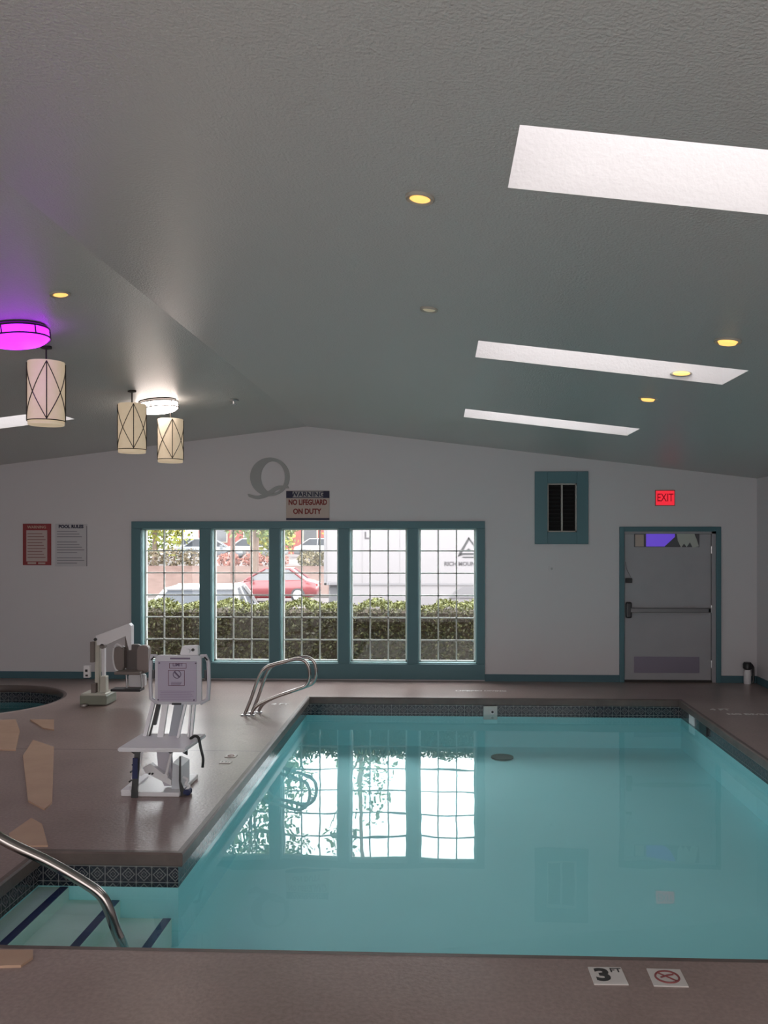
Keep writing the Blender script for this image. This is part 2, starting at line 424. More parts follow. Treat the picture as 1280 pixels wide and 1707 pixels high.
m = MB(); m.box(-w-.05, .10, -.05, w+.05, .22, h+.05); m.build('louvre_backing', mat('dark_louvre', (.006,.006,.007), .8), e)
m = MB()
for k in range(12):
    z = t+.02+(h-2*t-.03)*k/11; m.box(-w+t, .03, z-.006, w-t, .075, z, mtx=None)
m.build('louvre', mat('dark_louvre_slats', (.012,.012,.013), .7), e)

# door
a, b, c, d = DOOR
e = empty('door_1', ((a+b)/2, WALL_Y, 0)); tag(e, kind='structure'); w = (b-a)/2; h = d
m = MB(); fw = wx(1040)-wx(1032)
m.box(-w-fw, -.03, 0, -w, .12, h+fw, .004); m.box(w, -.03, 0, w+fw, .12, h+fw, .004); m.box(-w, -.03, h, w, .12, h+fw, .004)
m.build('door_frame', mat('teal_door_frame', (.07, .17, .2), .45), e)
g = .012
m = MB(); m.box(-w, -.002, .0, -w+.006, .1, h); m.box(w-.055, -.002, 0, w-.0, .1, h); m.box(-w, -.002, h-.03, w, .1, h)
m.build('door_stop', mat('grey_door_stop', (.36, .35, .37), .45), e)
DM = mat('grey_door_paint', (.36, .35, .37), .4, noise=(3, (.39, .38, .40), 3), bump=(40, .05, .003))
m = MB(); m.box(-w+g, .015, .03, w-.06, .06, h-.035, .003); m.box(-w-.04, .12, -.02, w+.04, .16, h+.04); leaf = m.build('door_leaf', DM, e)
bx = w-.06
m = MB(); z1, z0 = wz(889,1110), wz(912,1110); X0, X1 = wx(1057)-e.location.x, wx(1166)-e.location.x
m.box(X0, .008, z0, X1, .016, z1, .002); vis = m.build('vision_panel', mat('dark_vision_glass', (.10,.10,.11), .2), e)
def VP_(px0, py0, px1, py1): return (wx(px0)-e.location.x, .004, wz(py1,1110), wx(px1)-e.location.x, .009, wz(py0,1110))  # coloured pieces standing in for lobby reflections, the violet one glowing
m = MB(); m.box(*VP_(1059,891,1073,911)); m.build('beige_reflection_panel', mat('beige_reflection_tint', (.50,.40,.34), .5), vis)
m = MB(); x_, _, z_, X_, _, Z_ = VP_(1077,890,1125,911); m.prism([(x_,.004,z_),(X_-.14,.004,z_),(X_,.004,Z_-.04),(X_,.004,Z_),(x_,.004,Z_)],(0,.005,0)); m.build('violet_reflection', mat('violet_reflection_glow', (.12,.07,.4), .4, emit=(.13,.06,.62), estr=.5), vis)
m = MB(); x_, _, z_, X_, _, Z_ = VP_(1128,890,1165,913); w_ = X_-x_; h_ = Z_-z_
m.prism([(x_,.004,Z_),(x_+w_*.05,.004,Z_-h_*.5),(x_+w_*.2,.004,z_),(x_+w_*.33,.004,z_+h_*.3),(x_+w_*.45,.004,z_+h_*.05),(x_+w_*.6,.004,z_+h_*.4),(x_+w_*.72,.004,z_),(X_,.004,z_+h_*.1),(x_+w_*.9,.004,Z_-h_*.4),(x_+w_*.8,.004,Z_)],(0,.005,0)); m.build('pale_reflection', mat('pale_reflection_tint', (.48,.50,.45), .5), vis)
m = MB(); z1, z0 = wz(1095,1110), wz(1122,1110); m.box(X0, .008, z0, X1, .016, z1, .002); m.build('kick_plate', mat('kick_plate_steel', (.24,.21,.27), .45, metal=.4), e)
zb = wz(1017,1110)
m = MB(); m.box(-w+.08, -.06, zb-.03, bx-.02, -.028, zb+.03, .008); m.box(bx-.06, -.06, zb-.03, bx-.02, .016, zb+.03, .006)
pb = m.build('push_bar', mat('worn_grey_bar', (.22, .22, .23), .35, metal=.6), e)
m = MB(); m.box(-w+.02, -.055, zb-.11, -w+.1, .016, zb+.11, .022); m.build('latch_case', mat('latch_case_grey', (.06,.06,.065), .35, metal=.5), pb)
m = MB(); zc = wz(968,1045); m.box(-w+.02, -.03, zc-.03, -w+.105, .016, zc+.035, .006); m.box(-w+.015, -.045, zc-.005, -w+.07, -.03, zc+.022, .003); m.build('deadbolt', BLACK, e)
m = MB(); m.tube([(-w+.02, 0, wz(937,1045)), (-w+.04,.0, wz(950,1045)), (-w+.09, 0, wz(962,1045))], .004, 6); m.build('scuffed_cable', mat('grey_cable', (.2,.2,.2), .6), e)
for z in (.25, 1.0, 1.8):
    m = MB(); m.tube([(bx+.005, .006, z-.05), (bx+.005, .006, z+.05)], .009, 8); m.build('hinge', STEELD, e)
m = MB(); m.box(-w+g, -.005, 0, w-.05, .1, .03, .003); m.build('threshold', mat('dark_threshold', (.03,.025,.022), .6), e)

# ------------------------------------------------------------------ the swimming pool
pool = tag(empty('swimming_pool', (0,0,0)), 'large L-shaped turquoise swimming pool set into the brown deck', 'swimming pool')
CZ = -.085                                   # underside of the coping
prof = [(.003, .0), (-.030, .0), (-.04, -.010), (-.04, CZ+.01), (-.034, CZ), (.03, CZ)]
frombm('coping', sweep(POOL, [(a, z + (.0015 if k < 2 else 0)) for k, (a, z) in enumerate(prof)]), COPING, pool)
frombm('waterline_tile', sweep(POOL, [(0, CZ), (0, WATER-.03)], (.10, .10, -.2)), TILE, pool)
FLOOR_Z = -.60
bm = sweep(POOL, [(0, WATER-.03), (0, FLOOR_Z)])
fl = filled([POOL], lambda x, y: FLOOR_Z); t_ = bpy.data.meshes.new('t'); fl.to_mesh(t_); fl.free(); bm.from_mesh(t_); bpy.data.meshes.remove(t_)
frombm('basin', bm, PLASTER, pool)
bm = filled([offset(POOL, -.001)], lambda x, y: WATER); bmesh.ops.recalc_face_normals(bm, faces=bm.faces)
for f in bm.faces:
    if f.normal.z < 0: f.normal_flip()
frombm('water_surface', bm, WATERM, pool)
for k, (xe, z) in enumerate(((-2.36, -.235), (-2.03, -.315), (-1.70, -.425))):
    m = MB(); m.box(-2.559, 4.131, FLOOR_Z, xe, 5.439, z, .006); st = m.build('step', STEPP, pool)
    m = MB(); m.box(xe-.055, 4.14, z-.002, xe-.003, 5.43, z+.004); tag(m.build('nosing_stripe', NAVYT, st), 'navy blue stripe')
p = on(837, 1264, FLOOR_Z)
m = MB(); m.lathe((p.x, p.y, FLOOR_Z), [(.02,.001),(.10,.001),(.13,.008),(.13,.02),(.0001,.03)], 28); tag(m.build('main_drain', mat('drain_green', (.05,.12,.10), .6), pool), 'dark round drain cover')
p = at(817, 1178, 10.72)
m = MB(); m.box(p.x-.085, 10.68, -.26, p.x+.085, 10.722, -.095, .008); inl = m.build('skimmer_faceplate', mat('faceplate', (.55,.57,.55), .4), pool)
m = MB(); m.lathe((p.x+.025, 10.676, -.165), [(.018,0),(.026,-.004),(.026,.004)], 20, axis='Y'); m.build('inlet_ring', WPLAS, inl)
m = MB(); m.lathe((p.x+.025, 10.674, -.165), [(.015,-.002),(.0151,.002)], 16, axis='Y'); m.build('inlet_hole', BLACK, inl)
# right wall: skimmer mouth and two white depth marks
p = on(1187, 1214, -.14)
m = MB(); m.box(2.895, p.y-.13, -.205, 2.925, p.y+.13, -.09, .006); m.build('skimmer_mouth', BLACK, pool)
for k, px in enumerate((1159, 1167)):
    p = on(px, 1199+3*k, -.15); m = MB(); m.box(2.905, p.y-.05, -.20, 2.921, p.y+.05, -.095, .002); m.build('depth_marker_plate', WPLAS, pool)

# hot tub
tub = tag(empty('hot_tub', (TUB_C[0], TUB_C[1], 0)), 'round sunken hot tub at the left edge near the back wall', 'hot tub')
circ0 = [(x-TUB_C[0], y-TUB_C[1]) for x, y in circle]
frombm('coping', sweep(circ0, [(.003,.0015),(-.030,.0015),(-.04,-.012),(-.04,CZ+.01),(-.034,CZ),(.0,CZ)]), COPING, tub, True)
frombm('waterline_tile', sweep(circ0, [(0, CZ), (0, WATER-.03)], (2*math.pi*TUB_R/64, .10, -.2)), TILE, tub)
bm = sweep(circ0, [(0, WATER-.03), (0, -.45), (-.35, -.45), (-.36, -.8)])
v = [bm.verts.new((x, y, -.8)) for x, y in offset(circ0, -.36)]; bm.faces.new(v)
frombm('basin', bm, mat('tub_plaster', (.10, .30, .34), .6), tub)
bm = bmesh.new(); v = [bm.verts.new((x, y, WATER)) for x, y in circ0]; f = bm.faces.new(v); f.normal_update()
if f.normal.z < 0: f.normal_flip()
frombm('water_surface', bm, WATERM, tub)

# ------------------------------------------------------------------ lights of the room
def flush_light(x, y, rgb, strength, label):
    z = ceil_z(x); e = empty('ceiling_light', (x, y, z)); tag(e, label, 'ceiling light'); r = .205
    e.rotation_euler = (0, math.atan(SLOPE) * (1 if x > RIDGE_X else -1), 0)
    E = mat('diffuser_%s' % ('violet' if rgb[1] < .5 else 'white'), (.8*rgb[0]+.05, .8*rgb[1]+.02, .8*rgb[2]+.05), .4, emit=rgb, estr=strength)
    m = MB(); m.lathe((0,0,0), [(.17, 0), (.19, -.012), (.18, -.022)], 36); m.build('mounting_plate', DARK, e, True)
    m = MB(); m.lathe((0,0,0), [(r-.012, -.022), (r-.006, -.03), (r-.006, -.085), (r-.02, -.10), (r*.8, -.113), (r*.4, -.125), (.001, -.128)], 40); m.build('diffuser', E, e, True)
    ring = lambda zz: [(r*math.cos(2*math.pi*i/40), r*math.sin(2*math.pi*i/40), zz) for i in range(40)]
    for zz in (-.03, -.088):
        m = MB(); m.tube(ring(zz), .006, 6, closed=True); m.build('metal_band', DARK, e, True)
    for i in range(6):
        a_ = i*math.pi/3+.5; m = MB(); m.tube([(r*math.cos(a_), r*math.sin(a_), -.03), (r*math.cos(a_), r*math.sin(a_), -.088)], .005, 6); m.build('strut', DARK, e)
    return e
def ceil_at(px, py):                        # where the line of sight meets the ceiling slopes
    a = at(px, py, 1.0); best = None
    for s in (1, -1):                        # z = RIDGE_Z - s*SLOPE*(x-RIDGE_X)
        # point = (a.x*t, t, EYE+(a.z-EYE)*t)
        t = (RIDGE_Z + s*SLOPE*RIDGE_X - EYE) / ((a.z-EYE) + s*SLOPE*a.x)
        x = a.x*t
        if (x-RIDGE_X)*s >= 0: best = (x, t)
    return best
x, y = ceil_at(262, 668); flush_light(x, y, (1, .85, .77), 11, 'round white-lit flush ceiling light with a thin metal band')
x, y = ceil_at(27, 545); flush_light(x, y, (.50, .012, 1.0), 3.6, 'round ceiling light glowing violet at the left edge')
AMB = mat('amber_lamp', (.9,.6,.2), .4, emit=(1,.52,.13), estr=1.0)
AMBD = mat('dim_lamp', (.6,.55,.42), .5, emit=(1,.85,.55), estr=.12)
RIM = mat('downlight_trim', (.36, .34, .29), .5)
def downlight(px, py, r, label, E, recess=True):
    x, y = ceil_at(px, py); e = empty('recessed_light', (x, y, ceil_z(x))); tag(e, label, 'recessed light', 'small downlights and reflected lobby lights on the ceiling')  # also serves the two reflected lobby lights
    e.rotation_euler = (0, math.atan(SLOPE) * (1 if x > RIDGE_X else -1), 0)
    m = MB(); m.lathe((0,0,0), [(r, .0), (r, -.008), (r*.92, -.012), (r*.74, -.008), (r*.72, .0)], 28, caps=False); m.build('trim_ring', RIM, e, True)
    m = MB()
    if recess: m.lathe((0, .012, 0), [(r*.70, -.004), (r*.5, -.007), (.001, -.009)], 24)
    else: m.lathe((0,0,0), [(r*.72, -.006), (r*.6, -.02), (.001, -.026)], 24)
    m.build('lamp_face', E, e, True); return e
downlight(700, 329, .057, 'amber-centred downlight directly above the pool, left of the big skylight', AMB)
downlight(715, 515, .052, 'unlit pale downlight above the middle of the pool', AMBD)
downlight(100, 490, .062, 'small amber downlight at left above the violet lamp', AMB)
downlight(1213, 568, .075, 'reflected bright amber lobby light furthest right on the ceiling', AMB, False)  # this and the next are lobby reflections built as ceiling lamps
downlight(1080, 664, .075, 'reflected amber lobby light between the two far narrow skylights', AMB, False)
# lobby light reflected over the middle skylight, built as a lamp in its shaft
p = at(1135, 623, 6.115)
e = empty('shaft_reflection', (p.x, 6.12, p.z)); tag(e, 'reflected amber lobby light placed inside the middle right skylight', 'reflected lamp')
m = MB(); m.lathe((0,0,0), [(.075,-.001),(.075,-.012),(.066,-.016)], 24, axis='Y'); m.bm.verts.ensure_lookup_table()
for v in m.bm.verts: v.co.z *= .27
m.build('rim', RIM, e, True)
m = MB(); m.lathe((0,0,0), [(.066,-.012),(.05,-.022),(.001,-.026)], 24, axis='Y')
for v in m.bm.verts: v.co.z *= .27
m.build('lamp_face', AMB, e, True)
x, y = ceil_at(390, 667)
m = MB(); m.lathe((0,0,0), [(.05,0),(.045,-.01),(.015,-.014),(.012,-.04),(.03,-.045),(.03,-.05)], 20)
tag(m.build('sprinkler_head', STEELD, None, True, (x, y, ceil_z(x))), 'tiny sprinkler head on the left ceiling slope past the white lamp', 'sprinkler')

# lobby lanterns reflected in the glass, built as drums hung from the left slope
SHADE = mat('reflected_lantern_fabric', (.50,.44,.36), .8, noise=(14, (.46,.40,.31), 2), emit=(1,.76,.50), estr=.27)
BULB = mat('reflected_lantern_glow', (1,.9,.7), .5, emit=(1,.80,.52), estr=1.6)
def lantern(Y, px, top, bot, label):
    p1, p0 = at(px, top, Y), at(px, bot, Y); x = p0.x; h = p1.z-p0.z; r = .128
    e = empty('lantern_reflection', (x, Y, p0.z)); tag(e, label, 'lantern reflection', 'reflected lobby lanterns left of the ridge')
    m = MB(); m.lathe((0,0,0), [(r,.028),(r,h-.0)], 36, caps=False); m.build('reflected_lamp_shade', SHADE, e, True)
    m = MB(); m.lathe((0,0,0), [(r*.96,0),(r*.985,.004),(r*.985,.026)], 36); m.build('reflected_bottom_rim', SHADE, e, True)
    m = MB(); m.lathe((0,0,0), [(r*.97,h-.012),(r*.97,h-.008)], 36); m.build('top_disc', mat('lantern_top', (.4,.36,.3), .6), e, True)
    rr = r+.004; m = MB()
    for k in range(4):
        a0 = k*math.pi/2+.45; q = lambda a_, z: (rr*math.cos(a_), rr*math.sin(a_), z)
        n = 8
        lo, hi, mid = .035, h-.01, h/2
        for (za, zb, aa, ab) in ((lo, mid, a0, a0+math.pi/4), (lo, mid, a0, a0-math.pi/4), (hi, mid, a0, a0+math.pi/4), (hi, mid, a0, a0-math.pi/4)):
            m.tube([q(aa+(ab-aa)*i/n, za+(zb-za)*i/n) for i in range(n+1)], .0035, 5)
        m.tube([q(a0, lo), q(a0, hi)], .004, 5)
    m.tube([(rr*math.cos(2*math.pi*i/32), rr*math.sin(2*math.pi*i/32), .03) for i in range(32)], .004, 5, closed=True)
    m.build('wire_frame', DARK, e)
    zc = ceil_z(x)-p0.z
    m = MB(); m.tube([(0,0,h-.01),(0,0,zc+.01)], .006, 8); m.build('stem', DARK, e)
    m = MB(); m.lathe((0,0,zc), [(.04,.006),(.04,-.012),(.01,-.02)], 20); m.build('ceiling_canopy', DARK, e, True)
    return e
lantern(6.25, 77, 604, 709, 'large reflected drum lantern with diamond wire frame, leftmost')
lantern(8.15, 220, 674, 755, 'reflected drum lantern with diamond wire frame under the white ceiling lamp')
lantern(8.95, 284, 699, 771, 'smallest and farthest reflected drum lantern, right of the white lamp')

# ------------------------------------------------------------------ things on the far wall
INK = mat('sign_ink_navy', (.015,.015,.05), .6); RED = mat('sign_ink_red', (.20,.015,.012), .6); PAPER = mat('sign_board', (.50,.40,.35), .5)
def board(name, px0, py0, px1, py1, m0, label, cat='sign'):
    a = at(px0, py1, WALL_Y-.012); b = at(px1, py0, WALL_Y-.012); c = (a+b)/2
    e = empty(name, (c.x, WALL_Y, c.z)); tag(e, label, cat); w, h = (b.x-a.x)/2, (b.z-a.z)/2
    m = MB(); m.box(-w, -.014, -h, w, -.001, h, .002); m.build('board', m0, e)
    return e, w, h
if True:
    e, w, h = board('lifeguard_sign', 477, 818, 549, 867, PAPER, 'sign above the windows reading NO LIFEGUARD ON DUTY')
    m = MB(); m.box(-w, -.0165, h*.5, w, -.013, h*.98); m.box(-w, -.0165, -h, w, -.013, -h*.86); m.build('header_band', INK, e)
    m = MB(); m.box(-w*.7, -.0175, h*.55, w*.72, -.015, h*.95); m.build('header_plate', mat('sign_grey', (.35,.33,.33), .6), e)
    text('header_text', 'WARNING', .095, (0, -.018, h*.74), INK, e, bold=.002)
    text('sign_text', 'NO LIFEGUARD', .10, (0, -.016, h*.20), RED, e, bold=.004, sx=.76)
    text('sign_text', 'ON DUTY', .10, (-.01, -.016, -h*.42), RED, e, bold=.004, sx=.85)
    e, w, h = board('spa_rules_sign', 38, 873, 85, 942, mat('sign_red', (.28,.035,.04), .5), 'red-bordered notice on the back wall at far left')
    m = MB(); m.box(-w*.74, -.0165, -h*.82, w*.74, -.013, h*.68); m.build('sign_panel', mat('sign_pale_pink', (.52,.42,.40), .5), e)
    text('header_text', 'WARNING', .055, (0, -.017, h*.83), mat('sign_tan', (.55,.4,.32), .6), e, bold=.001)
    m = MB()
    for k in range(9):
        z = h*.52-k*h*.143; L = w*(.55+.12*((k*7)%3)/2); m.box(-w*.65, -.018, z-.007, -w*.65+2*L*.95, -.0155, z+.005)
    m.build('text_lines', mat('line_ink_brown', (.30,.16,.15), .6), e)
    m = MB(); m.box(-w*.65, -.0175, -h*.95, -w*.05, -.014, -h*.86); m.box(w*.1, -.0175, -h*.95, w*.6, -.014, -h*.87); m.build('footer_plate', PAPER, e)
    e, w, h = board('pool_rules_sign', 92, 873, 145, 944, mat('sign_white', (.55,.53,.55), .5), 'white notice with navy heading and small print, right of the red notice')
    text('header_text', 'POOL RULES', .062, (0, -.016, h*.86), INK, e, bold=.003)
    m = MB()
    for k in range(13):
        if k in (3, 9): continue
        z = h*.64-k*h*.124; L = w*(.7+.25*((k*5)%4)/3); m.box(-w*.88, -.0165, z-.006, -w*.88+1.8*L, -.0135, z+.005)
    m.build('text_lines', mat('line_ink_grey', (.26,.25,.28), .6), e)
    m = MB(); m.box(w*.97, -.0165, -h, w, -.0135, h*.9); m.build('dark_edge', mat('edge_grey', (.15,.14,.16), .6), e)  # darker strip down the right edge of the board
# Q of a lobby reflection, built as a raised letter on the wall
p = at(450, 795, WALL_Y); e = empty('q_reflection', (p.x, WALL_Y, p.z)); tag(e, 'large grey letter Q reflection placed on the gable wall', 'reflection')
k_ = at(451, 795, WALL_Y).x - p.x
bm = bmesh.new(); n = 44; O, I = [], []
for i in range(n):
    a_ = 2*math.pi*i/n
    O.append((math.cos(a_)*33*k_, math.sin(a_)*32*k_)); I.append(((math.cos(a_)*20+5)*k_, (math.sin(a_)*26-.5)*k_))
for yy in (-.012, -.001):
    pass
vo = [[bm.verts.new((x, yy, z)) for x, z in O] for yy in (-.014, -.001)]; vi = [[bm.verts.new((x, yy, z)) for x, z in I] for yy in (-.014, -.001)]
for i in range(n):
    j = (i+1) % n
    bm.faces.new((vo[0][i], vo[0][j], vi[0][j], vi[0][i])); bm.faces.new((vo[0][i], vo[1][i], vo[1][j], vo[0][j])); bm.faces.new((vi[0][i], vi[0][j], vi[1][j], vi[1][i]))
QM = mat('q_reflection_grey', (.34,.345,.34), .5)
frombm('q_reflection_ring', bm, QM, e)
top = smoothpath([(-37,-28),(-20,-31),(-5,-25),(12,-15),(30,-15)], 5); bot = smoothpath([(32,-19),(14,-21),(-2,-32),(-20,-37),(-35,-33)], 5)
m = MB(); m.prism([(v_[0]*k_, -.018, v_[1]*k_) for v_ in [tuple(q_) for q_ in [Vector((a_[0],a_[1],0)) for a_ in ()]]] or [(q_.x*k_, -.018, q_.y*k_) for q_ in [Vector((a[0],a[1],0)) for a in top+bot]], (0,.016,0)); m.build('q_reflection_tail', QM, e)
# exit sign
e, w, h = board('exit_sign', 1093, 818, 1124, 842, mat('exit_red', (.5,.02,.03), .5, emit=(1,.025,.05), estr=.6), 'glowing red EXIT sign above the grey door', 'exit sign')
m = MB(); m.box(-w-.008, -.012, h, w+.008, -.001, h+.01); m.box(-w-.008, -.012, -h-.01, w+.008, -.001, -h); m.box(-w-.008, -.012, -h, -w, -.001, h); m.box(w, -.012, -h, w+.008, -.001, h); m.build('housing', mat('exit_housing', (.2,.08,.08), .5), e)
text('letters', 'EXIT', .15, (0, -.016, 0), mat('exit_letters', (.10,.003,.008), .5, emit=(1,.0,.03), estr=.16), e, bold=.002, sx=.72)
# switch plate
e, w, h = board('switch_plate', 915, 943, 924, 953, WALLM, 'small square switch plate on the wall right of the windows', 'switch plate')
m = MB(); m.box(-w*.35, -.02, -h*.4, w*.35, -.014, h*.4, .002); m.build('switch', mat('switch_grey', (.4,.39,.4), .5), e)
# black-topped bottle by the wall
p = on(1244, 1139); e = empty('spray_bottle', (p.x, p.y-.04, 0)); tag(e, 'white bottle with a black cap beside the baseboard right of the door', 'bottle')
m = MB(); m.lathe((0,0,0), [(.045,0),(.048,.01),(.048,.16),(.036,.19)], 20); m.build('bottle_body', WPLAS, e, True)
m = MB(); m.lathe((0,0,0), [(.04,.19),(.058,.21),(.058,.27),(.045,.29)], 20); m.build('cap', BLACK, e, True)
m = MB(); m.tube([(.05,.0,.26),(.075,-.0,.22),(.078,0,.05),(.07,0,.012)], .018, 8); m.build('hose', BLACK, e, True)

# ------------------------------------------------------------------ deck markers
TILEW = mat('marker_tile', (.62,.58,.55), .35); TINK = mat('marker_ink', (.02,.018,.018), .5); TINKR = mat('marker_ink_red', (.22,.05,.05), .5)
def marker(px, py, label, w=.076, d=.076, rz=0, z=.006):
    p = on(px, py); e = empty('depth_marker', (p.x, p.y, 0), rz); tag(e, label, 'pool marker tile', 'tile markers in the deck')
    m = MB(); m.box(-w, -d, .0, w, d, z, .001); m.build('tile', TILEW, e); return e
e = marker(1013, 1628, 'white tile reading 3 FT on the near deck', rz=.02)
text('depth_text', '3', .15, (-.022, 0, .0065), TINK, e, rot=(0,0,0), depth=.0005, bold=.006); text('depth_text', 'FT', .05, (.044, .045, .0065), TINK, e, rot=(0,0,0), depth=.0005, bold=.001)
e = marker(1112, 1631, 'white no-diving tile on the near deck, right of the 3 FT tile', rz=-.02)
m = MB(); m.tube([(.052*math.cos(i*math.pi/14), .052*math.sin(i*math.pi/14), .0065) for i in range(28)], .005, 6, closed=True)
m.tube([(-.036,.036,.0065),(.036,-.036,.0065)], .004, 6); m.tube([(-.03,-.006,.0065),(.0,.012,.0065),(.032,.024,.0065)], .0045, 6); m.build('no_diving_symbol', TINKR, e)
e = marker(385, 1261, 'white no-diving tile on the left deck beside the pool edge', .05, .04); m = MB(); m.tube([(.028*math.cos(i*math.pi/10), .028*math.sin(i*math.pi/10), .0065) for i in range(20)], .003, 5, closed=True); m.build('no_diving_symbol', TINKR, e)
e = marker(376, 1271, 'white depth tile just in front of the left no-diving tile', .05, .04); text('depth_text', '3 FT', .045, (0,0,.0065), TINK, e, rot=(0,0,0), depth=.0004)
LET = mat('letter_tile', (.78,.74,.72), .4)
def words(px, py, s, size, label, rz=0):
    p = on(px, py); o = text('deck_lettering', s, size, (0,0,.002), LET, None, rot=(0,0,rz), depth=.001, bold=.004); o.location = (p.x, p.y, 0)
    tag(o, label, 'deck lettering', 'white lettering set in the deck')
words(775, 1152, 'DEEP', .11, 'faint white letters on the far deck, left word above the pool')
words(815, 1152, 'NO DIVING', .085, 'bright white letters on the far deck above the white skimmer')
words(467, 1174, '4 FT', .11, 'white letters on the left deck beside the curved grab rails')
words(1200, 1183, '4 FT', .12, 'white letters on the right deck near the far pool corner', 0)
words(1252, 1191, 'NO DIVING', .10, 'white letters on the right deck at the frame edge', 0)

# lobby stonework reflected in the glass, laid as tan pieces on the deck
STONE = mat('reflected_tan_stone', (.47,.30,.21), .6, noise=(4, (.53,.35,.25), 4), bump=(20,.3,.004))
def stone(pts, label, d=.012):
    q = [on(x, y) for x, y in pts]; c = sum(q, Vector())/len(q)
    m = MB(); m.prism([tuple(v_-c) for v_ in q], (0,0,d)); o = m.build('reflected_stone', STONE, None, False, c)
    tag(o, label, 'reflected_stone', 'reflected tan stones at the left')
stone([(-30,1203),(26,1201),(33,1220),(26,1252),(-30,1250)], 'reflected tan stone at the left edge just in front of the hot tub')
stone([(50,1201),(90,1201),(90,1218),(72,1215)], 'smallest tan wedge-shaped stone reflection beyond the long one')
stone([(55,1235),(90,1247),(87,1340),(74,1351),(47,1337),(38,1262)], 'long upright reflected tan stone on the left deck')
stone([(52,1366),(70,1376),(80,1412),(20,1412),(15,1392)], 'reflected tan stone near the deck corner above the handrail')
stone([(-30,1587),(55,1587),(55,1599),(35,1613),(-30,1615)], 'reflected tan stone on the near deck at the bottom left')

# ------------------------------------------------------------------ rails
def grab_rail(x, y, label):
    e = empty('grab_rail', (x, y, 0)); tag(e, label, 'grab rail', 'curved steel grab rails by the pool')
    pts = smoothpath([(0,0,0),(.07,0,.17),(.165,0,.43),(.25,0,.54),(.42,0,.59),(.60,0,.63),(.70,0,.58),(.73,0,.45),(.69,0,.34),(.58,0,.29),(.35,0,.21),(.17,0,.13),(.10,0,.06),(.075,0,0)], 6)
    m = MB(); m.tube(pts, .0185, 12); m.build('rail_tube', STEEL, e, True)
    for xx in (0, .08):
        m = MB(); m.lathe((xx,0,0), [(.04,.0),(.036,.012),(.022,.018)], 18); m.build('escutcheon', STEELD, e, True)
    return e
p = on(407, 1193)
grab_rail(p.x, p.y, 'nearer of the two looped steel grab rails at the pool edge')
grab_rail(p.x+.05, p.y+.16, 'farther of the two looped steel grab rails at the pool edge')
e = empty('stair_handrail', (-2.95, 4.7, 0)); tag(e, 'bent steel handrail going down into the pool steps at lower left', 'handrail')
P = [(-2.95,0),(-2.95,.30),(-2.86,.50),(-2.70,.515)] ; Q = [at(0,1397,4.7), at(80,1436,4.7), at(140,1471,4.7), at(168,1492,4.7), at(182,1518,4.7), at(193,1550,4.7), at(206,1583,4.7)]
pts = smoothpath([(x+2.95, 0, z) for x, z in P] + [(q.x+2.95, 0, q.z) for q in Q] + [(Q[-1].x+2.95+.025, 0, -.424)], 6)
m = MB(); m.tube(pts, .0285, 16); m.build('rail_tube', STEEL, e, True)
m = MB(); m.lathe((0,0,0), [(.055,0),(.05,.014),(.03,.02)], 20); m.build('escutcheon', STEELD, e, True)

# ------------------------------------------------------------------ white pool lift in front
p = on(262, 1322); L = tag(empty('pool_lift', (p.x, p.y, 0)), 'folding white pool lift chair with signs, on the deck left of the pool', 'pool lift')
u = .00462                                    # metres per photograph pixel at the lift
def LP(px, py, y=0): return ((px-262)*u, y, (1322-py)*u)
m = MB(); m.box((208-262)*u, -.10, .0, (306-262)*u, .42, .035, .008); m.box((208-262)*u,-.10,.03,(225-262)*u,.3,.05,.004); m.build('base_plate', POWDER, L)
m = MB(); m.prism([LP(215,1318,-.02), LP(225,1318,-.02), LP(231,1250,.1), LP(222,1250,.1)], (0,.03,0)); m.build('side_upright', POWDER, L)
for px, py in ((223,1273),(220,1285),(218,1301)):
    m = MB(); m.lathe(LP(px,py,-.03), [(.007,-.01),(.007,.03)], 10, axis='Y'); m.build('bolt', BLACK, L)
m = MB(); m.prism([LP(286,1320,.0), LP(303,1320,.0), LP(303,1277,.0), LP(288,1271,.0)], (0,.22,0)); m.build('actuator_housing', mat('pale_grey_coat', (.62,.64,.68), .35), L)
m = MB(); m.prism([LP(239,1279,-.02), LP(243,1287,-.02), LP(287,1308,-.02), LP(287,1299,-.02), LP(252,1272,-.02)], (0,.05,0)); m.build('cross_arm', POWDER, L)
for px in (251, 256):
    m = MB(); m.lathe(LP(px,1288,-.03), [(.007,-.006),(.007,.02)], 10, axis='Y'); m.build('bolt', BLACK, L)
m = MB(); m.prism([LP(258,1245,.03), LP(280,1245,.03), LP(288,1312,.03), LP(272,1312,.03), LP(262,1290,.03)], (0,.05,0)); m.build('lower_column', mat('lilac_grey_coat', (.55,.52,.58), .4), L)
m = MB(); m.tube([LP(289,1248,-.03), LP(279,1291,-.03)], .012, 10); m.lathe(LP(279,1291,-.03), [(.02,-.02),(.02,.02)], 14, axis='Y'); m.build('gas_strut', WPLAS, L, True)
for px in (237, 290):
    m = MB(); m.lathe(LP(px,1247,-.06), [(.019,-.02),(.021,0),(.019,.02)], 16, axis='Y'); m.build('rubber_knob', BLACK, L, True)
for px, d in ((222,-1), (311,1)):
    m = MB(); m.prism([LP(px-4*d,1248,-.02), LP(px+4*d,1252,-.02), LP(px-4*d,1257,-.02)] if d < 0 else [LP(px-5,1253,-.02), LP(px+3,1248,-.02), LP(px+3,1257,-.02)], (0,.02,0)); m.build('clip', BLACK, L)
m = MB(); m.prism([LP(231,1243,-.09), LP(240,1243,-.09), LP(239,1290,-.12), LP(238,1326,-.13), LP(227,1326,-.13), LP(229,1290,-.12)], (0,.012,0)); st = m.build('seat_belt', BLACK, L)
